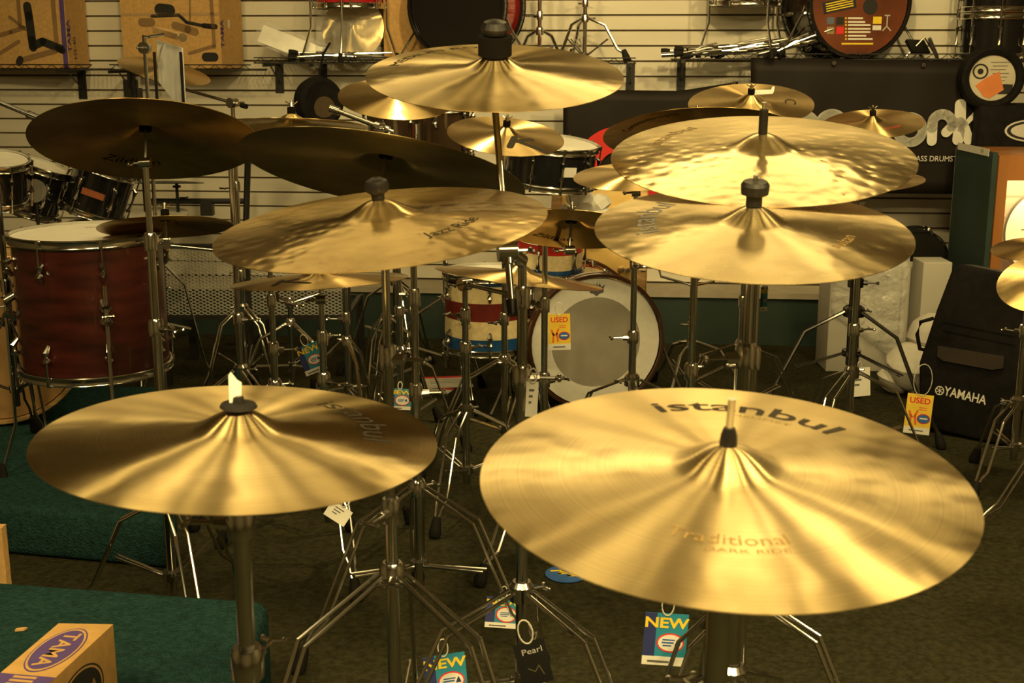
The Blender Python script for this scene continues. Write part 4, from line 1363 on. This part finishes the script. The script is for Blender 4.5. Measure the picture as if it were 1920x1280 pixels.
MB(Fd).lathe([(.207, -.006), (.218, -.006), (.218, .008), (.207, .008)], seg=56, closed=True).build('head_rim', SATIN, hdt)
MB(Fd @ Matrix.Translation((-.10, .02, .0025))).stroke([(-.03, 0), (.03, .005), (.05, -.004)], .005, 0, .0005).stroke([(-.01, .02), (.01, .014), (.04, .03)], .004, 0, .0005).build('head_print', GREYINK, hdt)

# -------- black drum, white cartons, foam by the plinth
rd = P(1748, 478, 6.05)
drum('rack_tom', 'black tom behind the white cartons', 'drum', V((rd.x - .02, 6.22, P(1748, 478, 6.2).z)), (-.1, -1, 0), .12, .16, BLACKL, head=HEADB, hoopM=BLACKL, nl=6)
def wbox(label, px0, px1, pyt, y, dp, tilt=0.0):
    a, b = P(px0, 560, y), P(px1, 560, y)
    zt = P((px0 + px1) / 2, pyt, y).z
    o = MB().box(a.x, b.x, y, y + dp, 0.001, zt).build('carton', WHITEPAINT, bevel=.004)
    return tag(o, label, 'box', 'white cartons by the plinth')


wbox('tall white carton half covered by clear film behind the black stand', 1556, 1688, 484, 5.86, .22)
wbox('narrow white carton between the film wrapped one and the tall one', 1690, 1732, 503, 5.9, .2)
wbox('white carton hidden at the back carrying the black tom', 1716, 1776, 525, 6.13, .2)
wbox('white carton rising highest beside the green panel', 1727, 1781, 492, 5.72, .16)
a, b = P(1560, 560, 5.84), P(1695, 560, 5.84)
Ff = frame(((a.x + b.x) / 2, 5.835, .34), (0, -1, 0))
film('plastic_sheet', 'crinkled clear film hanging over the tall white carton', [(-.17, -.05), (.17, -.30), (.18, .26), (-.17, .26)], Ff, 11, .018, FILM2)['category'] = 'plastic film'
fo = P(1722, 612, 5.45)
q = MB(); random.seed(21)
for dx, dy, dz, r in ((0, 0, .13, .13), (.09, .05, .26, .12), (-.07, .04, .06, .08), (.05, -.02, .02, .10), (.12, .02, .12, .11)):
    cc = V((fo.x + dx, fo.y + dy, max(dz, r * .6)))
    nn = 8
    q.lathe([(r * math.sin(math.pi * i / nn) * random.uniform(.9, 1.08), -r * .8 * math.cos(math.pi * i / nn)) for i in range(nn + 1)], cc, (random.uniform(-.3, .3), random.uniform(-.3, .3), 1), 14)
tag(q.build('foam_bag', FOAM, ang=40), 'lumpy white foam sack leaning by the black soft case', 'sack')
pp = PZ(1672, 676, .002)
tag(MB(frame(pp, (0, 0, 1), (1, .3, 0))).prism([(-.06, -.03), (.08, -.02), (.04, .05), (-.05, .04)], 0, .002).build('paper_scrap', WHITEP), 'white paper scrap on the carpet by the foam sack', 'paper')

# -------- black soft case lettered YAMAHA
A, Bq = PZ(1712, 806, 0), PZ(1898, 840, 0)
xd = (Bq - A).normalized(); upv = (V((0, 0, 1)) + V((.02, .17, 0))).normalized()
nv = xd.cross(upv).normalized(); upv = nv.cross(xd)
My = Matrix(((xd.x, upv.x, nv.x, A.x), (xd.y, upv.y, nv.y, A.y), (xd.z, upv.z, nv.z, A.z + .03), (0, 0, 0, 1)))
Wy = (Bq - A).length
yb = thing('soft_case', 'black soft case lettered YAMAHA leaning at the right', 'bag', A + xd * Wy / 2)
poly = [lp(My, *p) for p in ((1722, 800), (1890, 838), (1902, 760), (1925, 560), (1921, 520), (1800, 494), (1783, 506), (1755, 580), (1722, 680))]
poly = [(x, max(y, -.028)) for x, y in poly]
MB(My).prism(list(reversed(poly)) if False else poly, -.15, 0).build('case_body', BLACKCLOTH, yb, bevel=.014)
fl = [lp(My, *p) for p in ((1760, 648), (1884, 668), (1882, 690), (1862, 693), (1770, 676), (1759, 668))]
MB(My).prism(fl, 0, .012).build('pocket_flap', mat('dark_brown_nylon', (.03, .022, .016), .8, bump=(220, .3, .002)), yb)
for y0, y1 in ((602, 630), (618, 646)):
    MB(My).stroke([lp(My, 1768, y0), lp(My, 1904, y1)], .005, 0, .003).build('piping', BLACKP, yb)
e = lp(My, 1762, 732)
MB(My).lathe([(.014, 0), (.018, 0), (.018, .001), (.014, .001)], (e[0], e[1], .001), seg=28, closed=True).stroke([(e[0], e[1] - .015), (e[0], e[1] + .015)], .003, .001, .002).stroke([(e[0] - .013, e[1] + .0075), (e[0] + .013, e[1] - .0075)], .003, .001, .002).stroke([(e[0] - .013, e[1] - .0075), (e[0] + .013, e[1] + .0075)], .003, .001, .002).build('emblem_print', WHITEP, yb)
e0, e1 = lp(My, 1776, 734), lp(My, 1844, 750)
an = math.atan2(e1[1] - e0[1], e1[0] - e0[0])
MB(My @ Matrix.Translation(((e0[0] + e1[0]) / 2, (e0[1] + e1[1]) / 2, .002)) @ Matrix.Rotation(an, 4, 'Z')).text('YAMAHA', .05, z=0, bold=.02, sx=.80).build('brand_print', WHITEP, yb)
h0 = My @ V((*lp(My, 1735, 620), -.02))
MB().path([h0 + V((.02, 0, .05)), h0 + V((-.035, -.02, .04)), h0 + V((-.045, -.02, -.01)), h0 + V((-.03, -.02, -.07)), h0 + V((.01, 0, -.08))], .008, 8).build('carry_handle', BLACKCLOTH, yb)
# ------------------------------------------------------------------ tags, papers and small things
YCARD = mat('yellow_card', (.85, .58, .05), .6)
CCARD = mat('cyan_card', (.02, .25, .42), .6)
BCARD = mat('black_card', (.012, .012, .013), .4)
STRING = mat('clear_loop_string', (.6, .58, .52), .4)


def card(kind, label, px, py, d, w, h, roll=0.0, yaw=0.0, pitch=0.0, loop=0.0, lie=None):
    if lie is not None:
        c = PZ(px, py, lie)
        M = frame(c, (0, 0, 1), (math.cos(roll), math.sin(roll), 0))
    else:
        c = P(px, py, d)
        n = V((math.sin(yaw), -math.cos(yaw), pitch)).normalized()
        M = frame(c, n, (math.cos(roll), 0, math.sin(roll)))
    root = thing('tag_card', label, 'tag', c - (V((0, 0, h / 2)) if lie is None else V((0, 0, 0))))
    hw, hh = w / 2, h / 2

    def slab(x0, x1, y0, y1, z, nm, m, t=.0004):
        MB(M).box(x0 * hw, x1 * hw, y0 * hh, y1 * hh, z, z + t).build(nm, m, root)

    def oval(x, y, rx, ry, z, nm, m):
        MB(M).prism([(x * hw + rx * w * math.cos(t * .2618), y * hh + ry * w * math.sin(t * .2618)) for t in range(24)], z, z + .0003).build(nm, m, root)
    base = dict(USED=YCARD, NEW=CCARD, PEARL=BCARD, WHITE=WHITEP)[kind]
    slab(-1, 1, -1, 1, 0, 'card_stock', base, .001)
    if kind == 'USED':
        slab(-1, 1, -1, -.66, .001, 'price_strip', WHITEP)
        MB(M).text('USED', h * .20, z=.0012, y=.66 * hh, bold=.025, sx=.92 * w / (h * .55)).build('word_print', REDPRINT, root)
        MB(M).stroke([(-.7 * hw, .10 * hh), (-.55 * hw, -.15 * hh), (-.6 * hw, -.55 * hh)], w * .09, .001, .0013).stroke([(-.1 * hw, .15 * hh), (-.25 * hw, -.1 * hh), (-.15 * hw, -.5 * hh)], w * .09, .001, .0013).stroke([(-.7 * hw, -.05 * hh), (-.3 * hw, -.2 * hh)], w * .05, .001, .0013).build('flame_print', mat('orange_ink', (.75, .16, .03), .7), root)
        oval(.42, -.22, .26, .20, .0012, 'oval_rim', REDPRINT); oval(.42, -.22, .235, .165, .0016, 'oval_field', BLUEPRINT)
        slab(.12, .72, -.24, -.17, .002, 'oval_line', WHITEP); slab(.0, .6, .22, .25, .001, 'text_line', REDPRINT); slab(.0, .6, .32, .35, .001, 'text_line', REDPRINT)
        slab(-.6, .5, -.86, -.80, .0015, 'text_line', GREYINK)
    elif kind == 'NEW':
        slab(-1, -.45, -.66, 1, .001, 'navy_band', NAVYPRINT)
        slab(-1, 1, -1, -.66, .001, 'price_strip', WHITEP)
        MB(M).text('NEW', h * .27, z=.0020, y=.62 * hh, bold=.03, sx=w / (h * .62)).build('word_print', YELLOWINK, root)
        oval(.25, -.12, .32, .23, .0014, 'oval_rim', REDPRINT); oval(.25, -.12, .285, .195, .0018, 'oval_field', WHITEP)
        slab(-.12, .45, -.03, .02, .0022, 'oval_line', BLUEPRINT); slab(-.15, .4, -.14, -.08, .0022, 'oval_line', BLUEPRINT); slab(-.1, .3, -.25, -.2, .0022, 'oval_line', BLUEPRINT)
        MB(M).prism([(.45 * hw, -.2 * hh), (.72 * hw, -.2 * hh), (.6 * hw, .06 * hh)], .0022, .0026).build('arrow_print', NAVYPRINT, root)
        slab(-.75, .25, -.90, -.82, .0015, 'barcode', GREYINK)
    elif kind == 'PEARL':
        MB(M).text('Pearl', h * .19, z=.0014, x=.1 * hw, y=.55 * hh, sx=w / (h * .56)).build('word_print', mat('silver_ink', (.5, .5, .5), .5), root)
        MB(M).stroke([(-.4 * hw, -.2 * hh), (.0, -.4 * hh), (.3 * hw, -.15 * hh), (.5 * hw, -.6 * hh)], w * .03, .001, .0014).build('scroll_print', mat('dull_gold_ink', (.12, .10, .04), .6), root)
    else:
        for i in range(3):
            slab(-.5, .35 - .2 * i, .45 - i * .35, .58 - i * .35, .001, 'text_line', GREYINK)
    if loop:
        pts = [M @ V((loop * .28 * math.sin(t), hh * .92 + loop * .5 - loop * .5 * math.cos(t), .002)) for t in [i * 2 * math.pi / 16 for i in range(17)]]
        MB().path(pts, .0016, 5).build('loop_string', STRING, root)
    return root


card('USED', 'yellow and red USED tag on the hoop of the white ringed bass drum', 1049, 622, 4.80, .084, .142, .03, 0, 0, .05)
card('USED', 'yellow and red USED tag hanging from the black soft case', 1722, 776, 4.62, .096, .150, -.12, -.1, .2, .12)
card('NEW', 'blue NEW tag with yellow lettering below the largest cymbal', 1247, 1198, 2.45, .090, .112, -.07, 0, .1, .045)
card('NEW', 'blue NEW tag cut by the bottom picture edge', 836, 1272, 2.62, .095, .11, .10, .2, .2, .04)
card('PEARL', 'black Pearl tag hanging low on the central stand', 1000, 1242, 2.30, .062, .092, .24, .1, .05, .05)
card('NEW', 'small blue and white tag propped behind the central stand', 942, 1148, 2.95, .085, .075, -.08, .2, .4, .03)
card('NEW', 'tag with white stripes between the two left central poles', 749, 748, 3.22, .060, .055, -.05, 0, .3, .02)
card('NEW', 'dark blue tag hanging behind the flat thin left cymbal', 584, 672, 4.15, .075, .10, .35, .2, .1, .04)
card('WHITE', 'slanted white price tag under the left foreground cymbal edge', 634, 962, 2.75, .055, .038, -.62, .1, .5, .03)
card('WHITE', 'long white price tag on the central chrome pole', 997, 748, 2.44, .024, .072, -.04, 0, 0, .03)
card('WHITE', 'white leaflet hanging on the thick black stand', 1612, 716, 4.72, .085, .11, .05, .2, .1, .03)
card('NEW', 'tiny blue tag on the pole of the shiny cymbal stand', 1432, 560, 2.02, .013, .040, 0, .4, 0, .01)
# round blue tag on the carpet and loose papers
rp_ = PZ(1062, 1076, .003)
rt = thing('round_tag', 'round blue and yellow tag lying on the carpet', 'tag', rp_)
MB(frame(rp_, (0, 0, 1))).lathe([(0, 0), (.062, 0), (.062, .002), (0, .002)], seg=32).build('tag_disc', BLUEPRINT, rt)
MB(frame(rp_ + V((0, 0, .0022)), (0, 0, 1), (1, -.2, 0))).stroke([(-.045, .01), (-.01, .02), (-.02, -.005), (.02, .01), (.01, -.015), (.045, -.005)], .010, 0, .0006).build('lightning_print', YELLOWINK, rt)
for i, (px, py, w, h, ro, lab) in enumerate(((838, 716, .22, .20, .15, 'white printed sheet with red edge on the carpet left of the bass drum'), (822, 732, .12, .10, -.3, 'smaller pale sheet lying in front of the red edged one'))):
    c = PZ(px, py, .0015 + .002 * (1 - i))
    t = thing('paper_sheet', lab, 'paper', c)
    M = frame(c, (0, 0, 1), (math.cos(ro), math.sin(ro), 0))
    MB(M).box(-w / 2, w / 2, -h / 2, h / 2, 0, .0012).build('sheet', WHITEP, t)
    MB(M).box(-w / 2, w / 2, h / 2 - .03, h / 2, .0012, .0016).build('red_stripe', REDPRINT, t)
    for k in range(3):
        MB(M).box(-w * .35, w * .3, h * .2 - k * .03, h * .2 - k * .03 + .006, .0012, .0016).build('text_line', GREYINK, t)
# paper tag on the left foreground cymbal and flag on the far one
c = V(CY['C2'][0]) + V((-.002, 0, .066))
tag(MB(frame(c, (.5, -.8, .1), (1, .6, -.1))).prism([(-.007, -.015), (.008, -.016), (.009, .010), (.003, .014), (-.005, .024), (-.008, .02)], 0, .001).build('paper_tag', WHITEP), 'folded paper tag on the rod of the left foreground cymbal', 'tag')
c = V(CY['C12'][0]) + V((.045, -.012, .046))
tag(MB(frame(c, (0, -1, .3), (1, 0, .08))).prism([(-.05, -.010), (.03, -.012), (.036, -.002), (.040, .016), (.030, .014), (.026, .004), (-.05, .008)], 0, .001).build('flag_tag', WHITEP), 'white flag shaped tag on the cymbal before the banner', 'tag')

# drum accessory box lettered TAMA
zt = .42
b0 = PZ(212, 1170, zt); e0 = PZ(117, 1258, zt)
ev = (e0 - b0).normalized(); wv = V((-ev.y, ev.x, 0)) * -1
if wv.x > 0: wv = -wv
wL = PZ(110, 1168, zt); wv = (wL - b0).normalized(); bw = (wL - b0).length
tb = thing('tama_box', 'tan and purple box lettered TAMA on the front riser', 'box', V((b0.x - .08, b0.y - .2, RZ1)))
tb.name = 'accessory_box'
Lb = .46
quad = [b0, b0 + wv * bw, b0 + wv * bw + ev * Lb, b0 + ev * Lb]
TAN = mat('tan_carton_print', (.60, .36, .13), .75, noise=(40, .08))
MB().prism([(p.x, p.y) for p in quad], RZ1 + .001, zt).build('box_body', TAN, tb)
Mt = frame((b0 + wv * bw / 2 + ev * .11 + V((0, 0, .0004))), (0, 0, 1), ev)
el = [(.078 * math.cos(t * .1745), .036 * math.sin(t * .1745)) for t in range(36)]
MB(Mt).prism([(x * 1.13, y * 1.15) for x, y in el], 0, .0003).build('oval_rim', PURPLE, tb)
MB(Mt).prism([(x * 1.08, y * 1.09) for x, y in el], .0003, .0006).build('oval_gap', TAN, tb)
MB(Mt).prism(el, .0006, .0009).build('oval_field', PURPLE, tb)
MB(Mt).text('TAMA', .042, z=.0012, bold=.02, sx=1.15).build('brand_print', TAN, tb)
Mp = frame((b0 + wv * bw / 2 + ev * (.21 + (Lb - .21) / 2) + V((0, 0, .0004))), (0, 0, 1), ev)
MB(Mp).box(-(Lb - .21) / 2, (Lb - .21) / 2, -bw / 2, bw / 2, 0, .0004).build('purple_band', PURPLE, tb)
for i in range(5):
    MB(Mp).box(-.12 + i * .013, -.113 + i * .013, -.022, .022, .0004, .0008).build('letter_stroke', TAN, tb)
sn_ = ev.cross(V((0, 0, 1))) * -1
if sn_.x < 0: sn_ = -sn_
Ms = frame(b0 + ev * .14 + V((0, 0, -.085)) + sn_ * .0006, sn_, -ev)
MB(Ms).prism([(x * 1.13, y * 1.5 * 1.13) for x, y in el], 0, .0003).build('oval_rim', BLACKINK, tb)
MB(Ms).prism([(x * 1.07, y * 1.5 * 1.07) for x, y in el], .0003, .0006).build('oval_gap', TAN, tb)
MB(Ms).prism([(x, y * 1.5) for x, y in el], .0006, .0009).build('oval_field', BLACKINK, tb)
MB(Ms).text('TAMA', .048, z=.0012, bold=.02).build('brand_print', mat('dark_tan_print', (.34, .19, .07), .8), tb)
ch = PZ(39, 1181, RZ1 + .001)
tag(MB(frame(ch, (0, 0, 1), (1, .4, 0))).prism([(-.012, -.003), (.006, -.006), (.014, .002), (.004, .006), (-.008, .005)], 0, .004).build('wood_chip', TAN), 'tiny tan chip lying on the front riser carpet', 'chip')
pw = P(2, 1040, 3.12)
tag(MB().box(pw.x - .045, pw.x + .008, pw.y, pw.y + .03, 0, P(2, 990, 3.12).z).build('wooden_post', CARD), 'pale upright board at the left edge between the two risers', 'board')

# bar chimes
bA, bB = P(341, 70, 5.1), P(293, 56, 5.4)
cs0 = P(275, 150, 5.28)
bc = thing('bar_chimes', 'bar chimes with silver tubes hanging from a wooden bar at upper left', 'chimes', V((cs0.x, cs0.y, 0)))
d = (bB - bA).normalized()
sd = V((d.y, -d.x, 0)).normalized()
q = MB()
Mb = Matrix(((d.x, sd.x, 0, bA.x), (d.y, sd.y, 0, bA.y), (d.z, 0, 1, bA.z), (0, 0, 0, 1)))
L_ = (bB - bA).length
MB(Mb).box(0, L_, -.016, .016, -.012, .012).build('wooden_bar', WOODN, bc)
nch = 30
for i in range(nch):
    t = (i + .5) / nch
    p = bA.lerp(bB, t) + V((0, 0, -.04))
    ln = .26 - .09 * t
    MB().tube(p, p - V((0, 0, ln)), .0042, seg=8).build('chime', mat('pale_aluminium', (.86, .88, .92), .38, .35), bc)
MB(frame((bA + V((-.05, -.03, -.13))), (0, -1, 0))).box(-.056, -.046, -.13, .075, 0, .01).box(.046, .056, -.13, .075, 0, .01).box(-.056, .056, -.13, -.118, 0, .01).build('damper_frame', BLACKP, bc)
MB().tube((cs0.x, cs0.y, .30), (cs0.x, cs0.y, bA.z + .01), .008, seg=10).build('stand_tube', CHROME, bc)
MB().tube((cs0.x, cs0.y, bA.z), bA.lerp(bB, .5), .006, seg=8).build('cross_arm', CHROME, bc)
q = MB().tube((cs0.x, cs0.y - .02, bA.z - .04), (cs0.x, cs0.y + .02, bA.z - .04), .024, seg=18); wing(q, (cs0.x, cs0.y - .02, bA.z - .04), (0, -1, 0), .02)
q.build('swivel', CHROME, bc)
q = MB().tube(bA - d * .015, bA + d * .01, .016, seg=14); q.build('bar_end_cap', CHROME, bc)
tripod(bc, cs0.x, cs0.y, .62, .36, .21, .3, CHROME, .009, 0)

# -------- extra small stands that crowd the floor
def low_stand(label, px, py, d, z, Rf, az, name='snare_stand', cup=True):
    p = P(px, py, d)
    root = thing(name, label, 'stand', V((p.x, p.y, 0)), 'low stands between the cymbals')
    tripod(root, p.x, p.y, p.z, max(.06, p.z - .18), Rf, R_(az), CHROME, .0105, 0, double=False)
    MB().tube((p.x, p.y, .04), (p.x, p.y, z), .0105, seg=12).build('lower_tube', CHROME, root)
    clamp(root, p.x, p.y, p.z + .09, .0105, R_(az) + 2, CHROME)
    if cup:
        for i in range(3):
            u = V((math.cos(R_(az + 60 + 120 * i)), math.sin(R_(az + 60 + 120 * i)), 0))
            MB().path([V((p.x, p.y, z - .01)), V((p.x, p.y, z + .03)) + u * .14, V((p.x, p.y, z + .07)) + u * .15], .0055, 8).build('basket_arm', CHROME, root)
    else:
        MB().tube((p.x, p.y, z - .02), (p.x, p.y, z + .35), .006, seg=8).build('pull_rod', CHROME, root)
        MB(frame((p.x, p.y - .14, .05), (0, -.25, 1))).box(-.045, .045, -.15, .12, -.004, .004).build('foot_board', SATIN, root)
    return root


low_stand('small chrome snare stand with slanting legs behind the mahogany tom', 545, 606, 5.25, .46, .27, 200)
low_stand('chrome hi-hat stand with foot board left of the striped floor tom', 650, 640, 4.70, .62, .18, 60, 'hi_hat_stand', False)
low_stand('small chrome snare stand to the right of the used bass drum', 1296, 640, 5.45, .50, .26, 120)
# round black case hanging from the shelf bracket
rc = P(598, 192, 6.1)
rct = thing('round_case', 'round black padded case hanging below the middle shelf', 'bag', V((rc.x, rc.y, rc.z - .13)))
Frc = frame(rc, (.62, -.78, .10))
MB(Frc).lathe([(0, -.05), (.085, -.05), (.115, -.035), (.122, 0), (.115, .03), (.095, .045), (.06, .035), (0, .03)], seg=40).build('case_body', BLACKCLOTH, rct)
MB(Frc).lathe([(0, .031), (.056, .034), (.056, .038), (0, .040)], (.01, -.03, 0), seg=28).build('fleece_patch', mat('brown_fleece', (.09, .06, .035), .95, bump=(80, .5, .01)), rct)
MB().path([rc + V((0, 0, .10)), rc + V((.01, .12, .22)), rc + V((.015, .32, .27))], .006, 8).build('hanging_strap', BLACKCLOTH, rct)


def boom_stand(label, px, d, pj, pa, pb, r=.009, M=CHROME, Rf=.24, az=40, zf=0.0):
    """stand with a long arm running through a joint: pixels of joint and both arm ends"""
    J = P(*pj); A, B = P(*pa), P(*pb)
    root = thing('boom_stand', label, 'stand', V((J.x, J.y, zf)))
    tripod(root, J.x, J.y, .44 + zf, .2 + zf, Rf, R_(az), M, .012, zf)
    MB().tube((J.x, J.y, .14 + zf), (J.x, J.y, .72), .0125, seg=12).build('lower_tube', M, root)
    MB().tube((J.x, J.y, .70), J, .010, seg=12).build('upper_tube', M, root)
    clamp(root, J.x, J.y, .72, .0125, 1.2, M)
    MB().tube(A, B, r, seg=12).build('boom_arm', M, root)
    s = (B - A).normalized()
    q = MB().tube(J - V((0, .02, 0)), J + V((0, .02, 0)), .018, seg=14)
    q.tube(J - s * .03, J + s * .03, r * 1.7, seg=12)
    wing(q, J - V((0, .02, 0)), (0, -1, 0), .025)
    q.build('boom_tilter', M, root)
    MB().tube(A - s * .02, A + s * .02, r * 1.6, seg=12).build('boom_end_clamp', M, root)
    return root


boom_stand('chrome stand whose long arm slants down below the orange tinted cymbal', 700, 5.0, (716, 240, 5.0), (628, 206, 5.05), (742, 250, 4.98), .010, az=10, Rf=.2)
boom_stand('black armed stand at the left edge above the black toms', -30, 4.7, (-20, 186, 4.22), (62, 218, 4.28), (-60, 168, 4.18), .008, DCHROME, az=90, Rf=.14, zf=RZ2)
# ------------------------------------------------------------------ tidy helper data
for o in bpy.data.objects:
    if '_w' in o:
        del o['_w']
